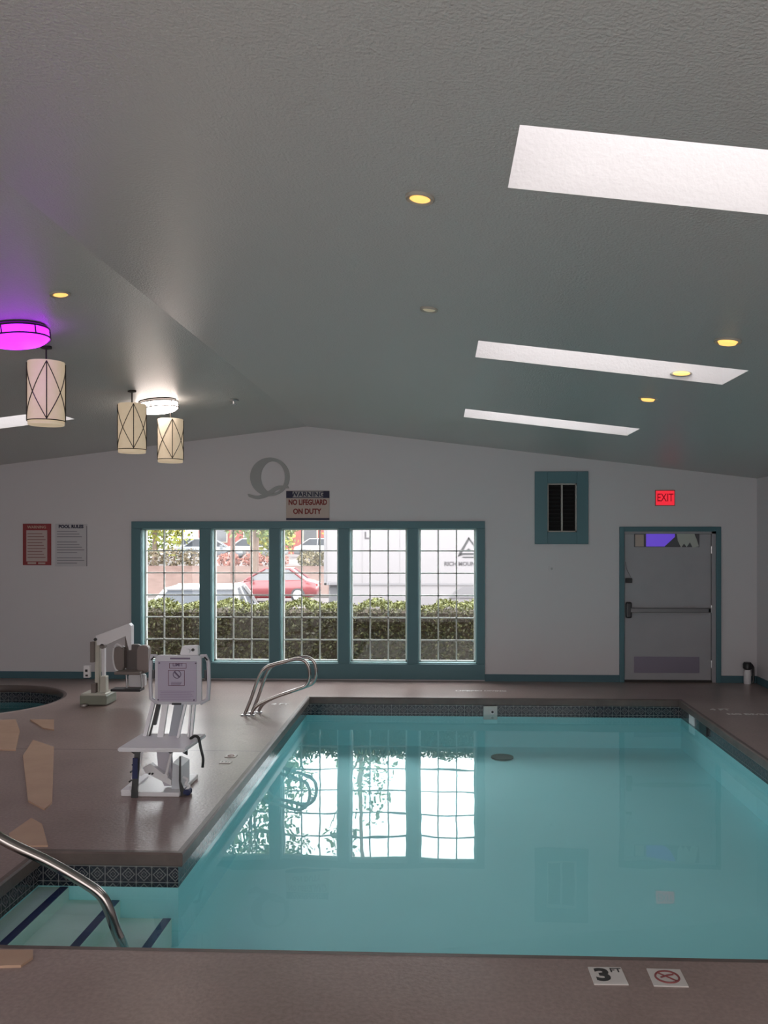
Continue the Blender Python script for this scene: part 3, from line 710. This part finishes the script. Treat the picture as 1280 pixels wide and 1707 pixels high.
m = MB(); m.prism([LP(230,1257,-.125), LP(238,1257,-.125), LP(239,1290,-.14), LP(230,1290,-.14)], (0,.01,0)); tag(m.build('belt_pad', NAVY, st), 'navy blue belt pad')
m = MB(); m.prism([LP(302,1258,-.04), LP(304.5,1258,-.04), LP(306,1300,-.06), LP(315,1320,-.07), LP(306,1322,-.07), LP(302.5,1298,-.06)], (0,.012,0)); m.build('seat_belt', BLACK, L)
m = MB(); m.tube(smoothpath([LP(307,1293,-.02), LP(315,1298,-.02), LP(312,1305,-.03), LP(319,1308,-.03), LP(313,1314,-.04)], 4), .010, 8); m.build('coiled_cord', WPLAS, L, True)
m = MB(); m.box((308-262)*u, -.07, .0, (321-262)*u, .02, .045, .015); m.build('buckle', NAVY, L)
# seat
m = MB(); m.prism([(v_[0], v_[1], v_[2]) for v_ in (LP(210,1243,-.20), LP(322,1243,-.20), LP(338,1234,.12), LP(226,1234,.12))], (0,0,.03))
bmesh.ops.bevel(m.bm, geom=m.bm.edges[:], offset=.008, segments=2, affect='EDGES')
m.build('seat', POWDER, L, True)
m = MB(); m.tube(smoothpath([LP(318,1231,.0), LP(325,1226,.0), LP(332,1229,0), LP(337,1245,-.02), LP(341,1262,-.02), LP(340,1277,-.02)], 5), .011, 8); m.build('arm_strap', BLACK, L, True)
# upper frame bars
def bar(pa, pb, w, d=.03, name='frame_bar', mm=POWDER):
    a, b = Vector(pa), Vector(pb); m = MB(); m.prism([a-Vector((w/2,0,0)), a+Vector((w/2,0,0)), b+Vector((w/2,0,0)), b-Vector((w/2,0,0))], (0,d,0)); return m.build(name, mm, L)
bar(LP(236,1232,.05), LP(246,1170,.14), .030); bar(LP(244,1232,.05), LP(254,1170,.14), .008, name='brake_cable', mm=BLACK)
bar(LP(253,1210,.04), LP(259,1172,.08), .03, name='black_sleeve', mm=BLACK)
bar(LP(264,1234,.03), LP(271,1168,.08), .045); bar(LP(284,1234,.06), LP(292,1168,.12), .07, name='mast', mm=mat('slate_grey_coat', (.36,.38,.42), .4))
bar(LP(295,1232,.02), LP(306,1172,.06), .018); bar(LP(311,1232,.05), LP(313,1170,.1), .014); bar(LP(316,1232,.05), LP(319,1170,.1), .016)
# back panel
def rr(x0, z0, x1, z1, r, y, n=5):
    out = []
    for cx, cz, a0 in ((x1-r,z1-r,0),(x0+r,z1-r,90),(x0+r,z0+r,180),(x1-r,z0+r,270)):
        for i in range(n+1): a_ = R(a0+90*i/n); out.append((cx+r*math.cos(a_), y, cz+r*math.sin(a_)))
    return out
X = lambda px: (px-262)*u
Z = lambda py: (1322-py)*u
m = MB(); m.prism(rr(X(255), Z(1175), X(334), Z(1092), .03, .045), (0,.025,0)); bkp = m.build('backrest', PANEL, L)
for sx in (-1, 1):
    xa = X(249) if sx < 0 else X(341)
    m = MB(); m.tube([(X(258) if sx<0 else X(332), .055, Z(1094)), (xa-.0, .055, Z(1093)), (xa-.008 if sx<0 else xa+.022, .055, Z(1104)), (xa-.012 if sx<0 else xa+.026, .055, Z(1140)), (xa-.006 if sx<0 else xa+.018, .055, Z(1166)), (X(258) if sx<0 else X(332), .055, Z(1173))], .016, 8); m.build('side_handle', PANEL, L, True)
    m = MB(); a_ = (X(252), Z(1097)) if sx < 0 else (X(343), Z(1097)); m.tube([(a_[0]-.014*(-sx if sx<0 else -1)*0-.012, .03, a_[1]-.012*(1 if sx<0 else -1)), (a_[0]+.012, .03, a_[1]+.012*(1 if sx<0 else -1))], .006, 6); m.build('slot', BLACK, L)
    m = MB(); m.box((X(250) if sx<0 else X(339)), .045, Z(1132), (X(254) if sx<0 else X(343)), .06, Z(1117), .002); m.build('rubber_stop', mat('dark_stop', (.05,.05,.055), .5), L)
m = MB(); m.box(X(284), .038, Z(1175.5), X(300), .05, Z(1172.5), .002); m.build('handle_slot', BLACK, L)
m = MB(); m.prism([LP(296,1092,.06), LP(300,1077,.06), LP(327,1076,.06), LP(328,1092,.06)], (0,.06,0)); bmesh.ops.bevel(m.bm, geom=m.bm.edges[:], offset=.006, segments=2, affect='EDGES'); hd = m.build('head_unit', WPLAS, L, True)
m = MB(); m.lathe(LP(319,1083,.05), [(.010,-.005),(.012,.01)], 12, axis='Y'); m.build('button', DARK, hd)
m = MB(); m.lathe(LP(311,1085,.055), [(.016,-.012),(.018,.01)], 14, axis='Y'); m.build('connector', WPLAS, hd, True)
m = MB(); m.box(X(260), .038, Z(1170), X(326), .046, Z(1102), .002); lab = m.build('instruction_panel', mat('lilac_panel', (.42,.37,.46), .45), L)
LINK = mat('panel_ink', (.17,.12,.19), .6); LRED = mat('panel_ink_maroon', (.16,.05,.08), .6)
m = MB(); m.box(X(281), .042, Z(1098.6), X(315), .0455, Z(1096), 0); m.build('print_line', LINK, L)
fr_ = MB(); t = .003
for (a0, b0, a1, b1) in ((280,1105,309,1114), (278,1117,306,1143)):
    fr_.box(X(a0), .036, Z(b0)-t, X(a1), .039, Z(b0)); fr_.box(X(a0), .036, Z(b1), X(a1), .039, Z(b1)+t); fr_.box(X(a0), .036, Z(b1), X(a0)+t, .039, Z(b0)); fr_.box(X(a1)-t, .036, Z(b1), X(a1), .039, Z(b0))
fr_.build('print_frames', LRED, lab)
text('print_text', 'LIMIT', .035, (X(294.5), .037, Z(1107.8)), LINK, lab, depth=.0008, bold=.001); 
m = MB(); cc = (X(293), Z(1124)); m.tube([(cc[0]+.03*math.cos(i*math.pi/10), .037, cc[1]+.03*math.sin(i*math.pi/10)) for i in range(20)], .003, 5, closed=True); m.tube([(cc[0]-.021,.036,cc[1]+.021),(cc[0]+.021,.036,cc[1]-.021)], .006, 6)
for k in range(3): m.box(X(283), .036, Z(1137+k*2.2)-.003, X(301-k), .039, Z(1137+k*2.2))
m.build('prohibition_mark', LINK, lab)
m = MB()
for k in range(6):
    z = Z(1152+k*2.8); m.box(X(264+(k%2)), .0365, z-.0025, X(322-(k*5)%7), .039, z)
m.build('print_line', mat('panel_ink_violet', (.30,.22,.34), .6), lab)
for px, py in ((263,1105),(325,1105),(261,1167),(322,1167)):
    m = MB(); m.lathe((X(px), .04, Z(py)), [(.006,-.006),(.006,.01)], 10, axis='Y'); m.build('screw', mat('screw_dark', (.12,.09,.13), .5), lab)

# ------------------------------------------------------------------ second lift, by the hot tub
p = on(157, 1176); S = tag(empty('pool_lift', (p.x, p.y, 0)), 'grey-beige pool lift with hanging bucket seat beside the hot tub', 'pool lift')
v_ = p.y/F_PX*1.005
def SP(px, py, y=0): return ((px-157)*v_, y, (1176-py)*v_)
BEIGE = mat('beige_coat', (.55,.53,.46), .45); OLIVE = mat('olive_grey_base', (.23,.24,.19), .5); BROWNG = mat('taupe_pad', (.20,.165,.15), .55)
def SB(name, px0, py0, px1, py1, y0_, y1_, mm, bev=.006):
    m = MB(); a = SP(px0, py1); b = SP(px1, py0); m.box(a[0], y0_, a[2], b[0], y1_, b[2], bev); return m.build(name, mm, S)
SB('base', 133, 1159, 179, 1175, -.02, .30, OLIVE, .01); SB('base_top', 135, 1156, 177, 1160, -.01, .29, BEIGE)
SB('mast', 152, 1068, 160, 1157, .1, .17, BEIGE); SB('mast_cover', 146, 1070, 153, 1105, .06, .14, BROWNG); SB('rear_mast', 163, 1078, 168, 1155, .12, .17, WPLAS)
SB('lower_cover', 164, 1128, 174, 1156, .05, .14, BEIGE, .008); SB('lower_sleeve', 149, 1140, 157, 1157, .04, .14, BROWNG, .006)
cb = SB('control_box', 137, 1110, 148, 1130, .02, .07, WPLAS, .006)
m = MB(); a = SP(142.5,1118); b = SP(143,1126); m.box(a[0]-.014, .012, a[2]-.014, a[0]+.014, .022, a[2]+.014, .002); m.build('control_button', BLACK, cb); m = MB(); m.box(b[0]-.014, .012, b[2]-.011, b[0]+.014, .022, b[2]+.011, .002); m.build('control_button', BLACK, cb)
m = MB(); m.lathe(SP(155,1066,.08), [(.018,-.02),(.018,.02)], 14, axis='Y'); m.build('pivot_bolt', BLACK, S)
m = MB(); m.lathe(SP(166,1078,.1), [(.03,-.02),(.03,.05)], 16, axis='Y'); m.build('pulley', BROWNG, S, True)
m = MB(); m.prism([SP(155,1060,.08), SP(212,1039,.08), SP(216,1043,.08), SP(216,1084,.08), SP(212,1084,.08), SP(206,1060,.08), SP(170,1076,.08), SP(157,1076,.08)], (0,.09,0)); m.build('lift_arm', WPLAS, S)
m = MB(); m.tube([SP(206,1058,.12), SP(208,1100,.12)], .02, 10); m.build('hanger', BROWNG, S)
m = MB(); m.lathe(SP(143,1175,-.05), [(.05,-.0),(.045,.02),(.0001,.03)], 18); m.build('anchor_cap', STEEL, S, True)
# bucket seat
def pad(name, x0, z0, x1, z1, y, d, mm, r):
    m = MB(); a = SP(x0, z0); b = SP(x1, z1); m.prism(rr(a[0], a[2], b[0], b[2], r, y), (0,d,0)); bmesh.ops.bevel(m.bm, geom=[e_ for e_ in m.bm.edges if abs(e_.verts[0].co.y-e_.verts[1].co.y) < 1e-6], offset=.012, segments=2, affect='EDGES'); return m.build(name, mm, S, True)
pad('side_pad', 189, 1118, 207, 1077, .02, .10, BROWNG, .05); pad('seat_back', 205, 1120, 232, 1075, .10, .07, mat('dark_taupe_shell', (.13,.11,.105), .5), .05); pad('side_pad', 229, 1122, 248, 1075, .02, .10, mat('mauve_pad', (.26,.21,.20), .55), .05)
m = MB(); m.tube(smoothpath([SP(189,1080,.02), SP(188,1098,.02), SP(193,1116,.02), SP(206,1120,.02)], 5), .010, 8); m.tube(smoothpath([SP(190,1078,.02), SP(195,1073,.02), SP(204,1078,.02)], 5), .010, 8); m.build('armrest_frame', WPLAS, S, True)
SB('seat_pan', 196, 1117, 240, 1122, -.1, .17, BROWNG, .01)
for px in (209, 235):
    m = MB(); m.tube([SP(px,1120,.05), SP(px+1,1148,.05)], .011, 8); m.build('foot_post', STEELD, S)
pad('leg_cover', 211, 1146, 240, 1125, .08, .05, WPLAS, .02)
SB('footrest', 188, 1147, 238, 1151, -.06, .1, BLACK, .004)

# ------------------------------------------------------------------ outdoors
def gz(y): return -.36 - .0305*(y-16) if y < 44 else -1.21
ASPH = mat('pale_asphalt', (.14,.12,.117), .85, noise=(1.5, (.18,.15,.147), 5))
bm = bmesh.new(); rows = []
for y in (12.14, 16, 44, 45.5, 50, 70, 160):
    z = gz(y) if y <= 44 else {45.5:-1.15, 50:.15, 70:.3, 160:.3}[y]
    rows.append([bm.verts.new((x, y, z)) for x in (-90, 90)])
for a_, b_ in zip(rows, rows[1:]): bm.faces.new((a_[0], a_[1], b_[1], b_[0]))
tag(frombm('ground', bm, ASPH), kind='structure')
MULCH = mat('bark_mulch_bank', (.18,.105,.085), .95, noise=(2.5, (.12,.065,.05), 6))
m = MB(); m.prism([(-60,44.6,-1.3),(-60,44.6,-1.14),(-60,50,.22),(-60,50,-.3)], (58,0,0)); tag(m.build('mulch_bank', MULCH), 'reddish mulch bank across the street behind the red car', 'bank', kind='structure')
CURB = mat('curb_concrete', (.22,.2,.185), .8)
m = MB(); m.box(-60, 44.2, -1.25, -2, 44.6, -1.05, .02); tag(m.build('street_curb', CURB), kind='structure')

def leaves(name, centers, size, m, parent=None, rng=None):
    rng = rng or np.random.default_rng(3); C = np.asarray(centers, float); n = len(C)
    u_ = rng.normal(size=(n,3)); u_ /= np.linalg.norm(u_, axis=1)[:,None]
    w_ = rng.normal(size=(n,3)); w_ -= (w_*u_).sum(1)[:,None]*u_; w_ /= np.linalg.norm(w_, axis=1)[:,None]
    s_ = size*(.6+.8*rng.random((n,1)))
    V = np.stack([C-u_*s_, C+w_*s_*.5, C+u_*s_, C-w_*s_*.5], 1).reshape(-1,3)
    me = bpy.data.meshes.new(name); me.vertices.add(len(V)); me.vertices.foreach_set('co', V.ravel())
    me.loops.add(4*n); me.loops.foreach_set('vertex_index', np.arange(4*n, dtype=np.int32))
    me.polygons.add(n); me.polygons.foreach_set('loop_start', np.arange(0, 4*n, 4, dtype=np.int32)); me.update(); me.validate()
    return link(name, me, m, parent)
def leafmat(name, a, b):
    m = bpy.data.materials.new(name); ns, ls = nodes(m); p_ = ns['Principled BSDF']; g_ = ns.new('ShaderNodeNewGeometry'); r_ = ns.new('ShaderNodeValToRGB')
    r_.color_ramp.elements[0].color = (*a,1); r_.color_ramp.elements[1].color = (*b,1); ls.new(g_.outputs['Random Per Island'], r_.inputs['Fac']); ls.new(r_.outputs['Color'], p_.inputs['Base Color'])
    p_.inputs['Roughness'].default_value = .6; return m
rng = np.random.default_rng(11)
# clipped hedge under the windows
hx0, hx1, hy0, hy1, hz0, hz1 = -6.2, 2.6, 12.95, 13.95, -.42, .90
H = tag(empty('clipped_hedge', ((hx0+hx1)/2, (hy0+hy1)/2, hz0)), 'long clipped green hedge right outside the windows', 'hedge'); ox, oy, oz = H.location
m = MB(); m.box(hx0-ox+.06, hy0-oy+.06, 0, hx1-ox-.06, hy1-oy-.06, hz1-oz-.07); m.build('branch_core', mat('hedge_core', (.035,.028,.015), .95, noise=(14,(.07,.045,.025),4)), H)
n = 44000; C = np.empty((n,3)); f_ = rng.random(n)
C[:,0] = hx0+(hx1-hx0)*rng.random(n); C[:,1] = hy0+(hy1-hy0)*rng.random(n); C[:,2] = hz0+(hz1-hz0)*rng.random(n)
bumpz = .035*np.sin(C[:,0]*5.1)+.03*np.sin(C[:,0]*11.3+1)
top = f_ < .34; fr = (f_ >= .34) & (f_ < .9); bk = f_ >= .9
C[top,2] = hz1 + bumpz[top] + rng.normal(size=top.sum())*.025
C[fr,1] = hy0 + rng.normal(size=fr.sum())*.035; C[bk,1] = hy1 + rng.normal(size=bk.sum())*.035
edge = rng.random(n) < .1; C[:,2] = np.minimum(C[:,2], hz1+bumpz+.05)
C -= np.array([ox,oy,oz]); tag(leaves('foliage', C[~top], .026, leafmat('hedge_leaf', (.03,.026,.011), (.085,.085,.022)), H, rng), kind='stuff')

tag(leaves('top_foliage', C[top], .026, leafmat('hedge_top_leaf', (.07,.08,.016), (.17,.18,.035)), H, rng), 'yellow-green top leaves', kind='stuff')  # top leaves get lighter, yellower greens than the sides

def blob(cx, cy, cz, rx, ry, rz, n, shell=.5):
    d = rng.normal(size=(n,3)); d /= np.linalg.norm(d, axis=1)[:,None]; r_ = (shell+(1-shell)*rng.random((n,1)))
    return np.array([cx,cy,cz]) + d*r_*np.array([rx,ry,rz])
TRUNK = mat('bark', (.12,.085,.065), .9, noise=(9,(.19,.14,.11),4))
LEAFS = [leafmat('yellow_green_leaf', (.11,.14,.02), (.34,.32,.05)), leafmat('mid_green_leaf', (.05,.09,.02), (.14,.19,.05)), leafmat('amber_leaf', (.30,.18,.03), (.42,.30,.06)), leafmat('orange_leaf', (.38,.15,.05), (.45,.25,.07))]
def tree(x, y, h, r, lm, label, base=.3, low=1.6, n=2600, leaf=.17):
    e = empty('tree', (x, y, base)); tag(e, label, 'tree', 'trees across the street')
    m = MB(); m.tube([(0,0,-.3),(.05,0,h*.3),(-.05,.1,h*.6),(.1,0,h*.85)], [.16,.13,.09,.03], 8)
    for k in range(4):
        a_ = k*1.6; z = h*(.3+.1*k); m.tube([(0,0,z),(r*.4*math.cos(a_), r*.4*math.sin(a_), z+h*.12),(r*.7*math.cos(a_), r*.7*math.sin(a_), z+h*.22)], [.06,.045,.015], 6)
    m.build('trunk', TRUNK, e, True)
    cs = []
    for k in range(9):
        a_ = rng.random()*6.28; q = r*.55*rng.random()**.5; z = low+(h-low)*(.12+.78*rng.random()) if k > 3 else low+.9+.9*rng.random()
        cs.append(blob(q*math.cos(a_), q*math.sin(a_), z, r*.55, r*.55, (h-low)*.2, n//9, .35))
    tag(leaves('crown', np.vstack(cs), leaf, LEAFS[lm], e, rng), kind='stuff')
    return e
tree(-21.5, 60, 11, 4.0, 1, 'broad green tree at the far left of the leftmost window', low=.4)
tree(-18.0, 54, 10, 2.6, 0, 'yellow-green tree behind the leftmost window', low=.9)
tree(-13.6, 68, 12, 2.3, 1, 'green tree seen left of the first mullion', low=.6)
tree(-10.6, 54, 11, 2.2, 0, 'bright yellow-green tree in the second window', low=.8)
tree(-7.4, 69, 11, 2.6, 2, 'amber tree at the top right of the second window', low=1.0)
tree(-4.2, 62, 12, 2.4, 3, 'orange and yellow tree at the top of the third window', low=.8)
tree(-9.1, 42.0, 17.3, 4.0, 1, 'tall thin-leaved street tree, its crown only mirrored in the pool', base=-1.0, low=4.0, n=15000, leaf=.13)
tree(-3.3, 36, 15, 1.9, 1, 'sparse leafy tree behind the white truck, mirrored in the pool', base=-1.0, low=4.4, n=2600, leaf=.12)
# shrub row on the bank
def shrubs(px0, px1, Y, zc, h, lm, label, n=1500):
    a, b = at(px0, 900, Y).x, at(px1, 900, Y).x; e = empty('shrub_row', ((a+b)/2, Y, .1)); tag(e, label, 'shrubs')
    k = max(2, int((b-a)/1.1)); cs = [blob(-(b-a)/2+(b-a)*(i+.5)/k, 0, h*.5, .75, .5, h*.55, n//k, .6) for i in range(k)]
    tag(leaves('foliage', np.vstack(cs), .09, lm, e, rng), kind='stuff')
    m = MB()
    for i in range(k): m.tube([(-(b-a)/2+(b-a)*(i+.5)/k, 0, -.2), (-(b-a)/2+(b-a)*(i+.5)/k+.1, 0, h*.6)], .06, 6)
    m.build('stems', TRUNK, e)
shrubs(205, 338, 50.5, .3, 1.05, leafmat('brown_green_leaf', (.09,.07,.04), (.17,.13,.07)), 'brown-green shrub row across the street, left window')
shrubs(362, 482, 50.8, .3, .85, leafmat('red_leaf', (.26,.09,.07), (.36,.15,.11)), 'reddish shrub row across the street behind the red car')
shrubs(502, 560, 50.5, .3, 1.0, leafmat('olive_leaf', (.12,.11,.06), (.22,.18,.10)), 'olive shrub row across the street in the third window')

# cars
TYRE = mat('tyre_rubber', (.02,.02,.022), .8); CGL = mat('car_glass', (.035,.04,.048), .45, spec=.15); CGLL = mat('light_car_glass', (.14,.143,.155), .2); RIMM = mat('alloy_rim', (.5,.5,.52), .3, metal=.6)
def car(name, loc, rz, paint, label, Lc=4.5, W=1.8, Hc=1.47, glass=CGL, group=None, detail=True):
    e = empty(name, loc, rz); tag(e, label, 'car', group)
    hl, hw = Lc/2, W/2
    # body: stations along x (front = +x)
    st = [(-hl,.45,.62,.80),(-hl+.08,.28,.84,.92),(-hl+.6,.22,.96,1),(-.6,.2,.95,1),(.6,.2,.93,1),(hl-1.1,.2,.90,1),(hl-.5,.22,.80,.97),(hl-.1,.28,.66,.88),(hl,.42,.55,.74)]
    bm = bmesh.new(); rings = []
    for x, zb, zt, k in st:
        w_ = hw*k; zm = zb+(zt-zb)*.55
        rings.append([bm.verts.new(q) for q in ((x,-w_*.94,zb),(x,-w_,zm),(x,-w_*.93,zt-.03),(x,-w_*.7,zt),(x,w_*.7,zt),(x,w_*.93,zt-.03),(x,w_,zm),(x,w_*.94,zb))])
    for a, b in zip(rings, rings[1:]):
        for j in range(8): bm.faces.new((a[j],a[(j+1)%8],b[(j+1)%8],b[j]))
    bm.faces.new(rings[0][::-1]); bm.faces.new(rings[-1]); bmesh.ops.recalc_face_normals(bm, faces=bm.faces)
    body = frombm('body', bm, paint, e, True)
    # greenhouse
    zb = .90; gl = [(-hl+.55,zb,hw*.86),(-hl+1.25,Hc-.04,hw*.66),(.25,Hc-.03,hw*.67),(1.15,zb,hw*.87)]
    bm = bmesh.new(); A = [bm.verts.new((x,-w_,z)) for x,z,w_ in gl]; B = [bm.verts.new((x,w_,z)) for x,z,w_ in gl]
    bm.faces.new(A); bm.faces.new(B[::-1])
    for i in range(4): bm.faces.new((A[i],B[i],B[(i+1)%4],A[(i+1)%4]))
    bmesh.ops.recalc_face_normals(bm, faces=bm.faces)
    frombm('glasshouse', bm, glass, e)
    m = MB(); m.box(-hl+1.2, -hw*.68, Hc-.07, .32, hw*.68, Hc, .03)
    m.build('roof', paint, e, True)
    m = MB()
    for s in (-1, 1):
        m.tube([(1.2, s*hw*.88, zb-.02), (.72, s*hw*.79, (zb+Hc)/2-.0), (.25, s*hw*.67, Hc-.04)], .05, 6)
        m.tube([(-hl+.5, s*hw*.87, zb-.02), (-hl+.9, s*hw*.78, (zb+Hc)/2), (-hl+1.25, s*hw*.67, Hc-.04)], .06, 6)
        m.tube([(-.35, s*hw*.88, zb), (-.35, s*hw*.68, Hc-.03)], .035, 6)
        m.tube([(-hl+.6, s*hw*.89, zb), (1.15, s*hw*.89, zb)], .03, 6)
    m.build('pillars', paint, e, True)
    for s in (-1, 1):
        for x in (-hl+.85, hl-.88):
            m = MB(); m.lathe((x, s*(hw-.1), .32), [(.24,-.11),(.32,-.09),(.32,.09),(.24,.11)], 22, axis='Y'); w_ = m.build('wheel', TYRE, e, True)
            m = MB(); m.lathe((x, s*(hw-.1)+s*.10, .32), [(.22,-.012),(.22,.012),(.06,.02)], 16, axis='Y'); m.build('hub', RIMM, w_, True)
        m = MB(); m.box(.75, s*(hw+.0)-.02, .92, .95, s*(hw+.16)+.02 if s>0 else s*hw+.02, 1.05, 0) if s > 0 else m.box(.75, -hw-.18, .92, .95, -hw+.02, 1.05)
        m.build('wing_mirror', paint, e)
        m = MB(); m.box(hl-.2, s*hw*.62-.15, .56, hl-.06, s*hw*.62+.15, .68, .02); m.build('headlight', RIMM, e)
        m = MB(); m.box(-hl+.0, s*hw*.6-.16, .68, -hl+.1, s*hw*.6+.16, .8, .02); m.build('tail_light', mat('tail_red', (.3,.01,.01), .3), e)
    return e
WCAR = mat('white_car_paint', (.36,.36,.37), .3, coat=.3); RCAR = mat('red_car_paint', (.25,.014,.023), .3, coat=.3); SCAR = mat('silver_car_paint', (.24,.26,.29), .3, coat=.3)
q = at(342, 900, 17.0); car('car', (q.x-.1, 17.2, gz(17.2)-.03), R(-84), WCAR, 'white sedan parked nose-in behind the hedge in the left windows', Lc=4.6, W=1.98, Hc=1.40, glass=CGL)
q = at(455, 900, 40); car('car', (q.x, 40, gz(40)), R(180), RCAR, 'red hatchback side-on in the street behind the third mullion', Lc=4.3, W=1.75, Hc=1.42, glass=CGLL).scale = (1, 1, 1.12)
for px, lab, mt, r_ in ((428, 'pale parked car high behind the two brown poles', WCAR, 5), (530, 'white parked car at the top of the third window', WCAR, -8), (368, 'silver parked car left of the first brown pole', SCAR, 10), (315, 'pale parked car among the trees, first window', WCAR, 185)):
    q = at(px, 900, 63 if px != 315 else 72); car('car', (q.x, (72 if px == 315 else 66.5 if px == 530 else 63) if px != 368 else 60, .28), R(r_), mt, lab, group='parked cars beyond the shrubs')
# box truck
Yt = 26.0; gt = gz(Yt); T = tag(empty('box_truck', (2.2, Yt, gt)), 'white box truck with black mountain logo filling the right windows', 'truck')
TW = mat('truck_white', (.29,.27,.278), .45, bump=(3,.03,.01)); xa = at(541, 900, Yt).x-2.2
m = MB(); m.box(xa, 0, .50-gt, 5.6, 2.4, 3.35-gt, .03); bx_ = m.build('cargo_box', TW, T)
m = MB()
for k in range(1, 10): m.box(xa+(5.6-xa)*k/10-.006, -.006, .52-gt, xa+(5.6-xa)*k/10+.006, .002, 3.3-gt)
m.build('panel_seam', mat('seam_grey', (.24,.225,.23), .5), bx_)
m = MB(); m.box(xa-.01, -.02, .50-gt, 5.61, .01, .56-gt); m.box(xa-.02,-.02,.50-gt, xa+.06,.02,3.35-gt); m.build('edge_rail', mat('rail_alu', (.22,.21,.22), .4), bx_)
m = MB(); m.box(xa+.1, .2, .42, 7.0, 2.2, .50-gt, .02); m.build('chassis', mat('chassis_grey', (.08,.08,.085), .6), T)
m = MB(); m.box(5.8, .1, .5, 7.7, 2.3, 2.4, .15); m.build('cab', TW, T, True)
for x in (xa+1.6, at(783,900,Yt).x-2.2, 7.0):
    for y in (.25, 2.15):
        m = MB(); m.lathe((x, y, .48), [(.32,-.15),(.48,-.13),(.48,.13),(.32,.15)], 24, axis='Y'); w_ = m.build('wheel', TYRE, T, True)
        m = MB(); m.lathe((x, y-.15, .48), [(.25,-.01),(.25,.02)], 16, axis='Y'); m.build('hub', RIMM, w_, True)
q = at(783, 985, Yt); m = MB(); m.prism([(q.x-2.2-.62, -.02, .78),(q.x-2.2-.45,-.02,.98),(q.x-2.2-.2,-.02,1.12),(q.x-2.2+.2,-.02,1.12),(q.x-2.2+.7,-.02,1.0),(q.x-2.2+.9,-.02,.8)], (0,.3,0)); m.build('mudguard', mat('mudguard_grey', (.10,.095,.10), .5), T)
def TP(px, py): 
    a = at(px, py, Yt); return (a.x-2.2, -.012, a.z-gt)
LOGO = mat('logo_black', (.01,.01,.012), .5); LOGOG = mat('logo_grey', (.03,.026,.03), .5)
m = MB()
m.prism([TP(781,895), TP(783,898), TP(768,925), TP(763,928), TP(765,922)], (0,.01,0)); m.prism([TP(781,895), TP(800,920), TP(797,920), TP(780,898)], (0,.01,0))
m.prism([TP(763,928), TP(768,922), TP(800,922), TP(800,925), TP(772,925)], (0,.01,0)); m.prism([TP(770,929), TP(772,928), TP(800,928), TP(800,930), TP(773,930)], (0,.01,0))
m.prism([TP(775,919), TP(781,914), TP(787,919)], (0,.01,0)); m.build('mountain_logo', LOGO, bx_)
a = TP(769, 940); text('truck_lettering', 'RICH MOUNT', .165, (a[0], -.012, a[2]), LOGOG, bx_, depth=.003, bold=.004)
a = TP(611, 893); text('truck_lettering', 'L', .30, (a[0], -.012, a[2]), LOGOG, bx_, depth=.003, bold=.006)
xs_ = at(583, 900, Yt).x-2.2; m = MB(); m.box(xs_, .02, .12, 5.6, .10, .52-gt, .01); m.build('side_skirt', TW, T)
# poles and a house beyond
for px, w_, lab, top_ in ((388, .14, 'thin dark pole across the street in the second window', 9.0), (424, .24, 'thick brown pole right of the thin one, second window', 9.5)):
    q = at(px, 900, 47.0); m = MB(); m.tube([(0,0,-.4),(0,0,top_)], w_, 12); tag(m.build('utility_pole', mat('pole_brown', (.16,.10,.08), .85, noise=(6,(.10,.06,.05),3)), None, True, (q.x, 47.0, -.9)), lab, 'pole')
Bq = at(440, 900, 78); B = tag(empty('house', (Bq.x, 78, .3)), 'red and cream building behind the trees', 'building')
m = MB(); m.box(-6,0,0,6,8,5.5); m.build('wall', mat('brick_red', (.42,.10,.08), .8, noise=(4,(.34,.09,.07),3)), B)
m = MB(); m.prism([(-6.5,-.5,5.5),(6.5,-.5,5.5),(0,-.5,8.2)], (0,9,0)); m.build('roof', mat('roof_grey', (.12,.11,.11), .8), B)
for x in (-4,-1.2,1.6,4.2):
    m = MB(); m.box(x-.7,-.08,1.0,x+.7,0,3.0,.03); f_ = m.build('window', mat('cream_frame', (.5,.45,.36), .6), B); m = MB(); m.box(x-.58,-.1,1.1,x+.58,-.07,2.9); m.build('pane', CGLL, f_)
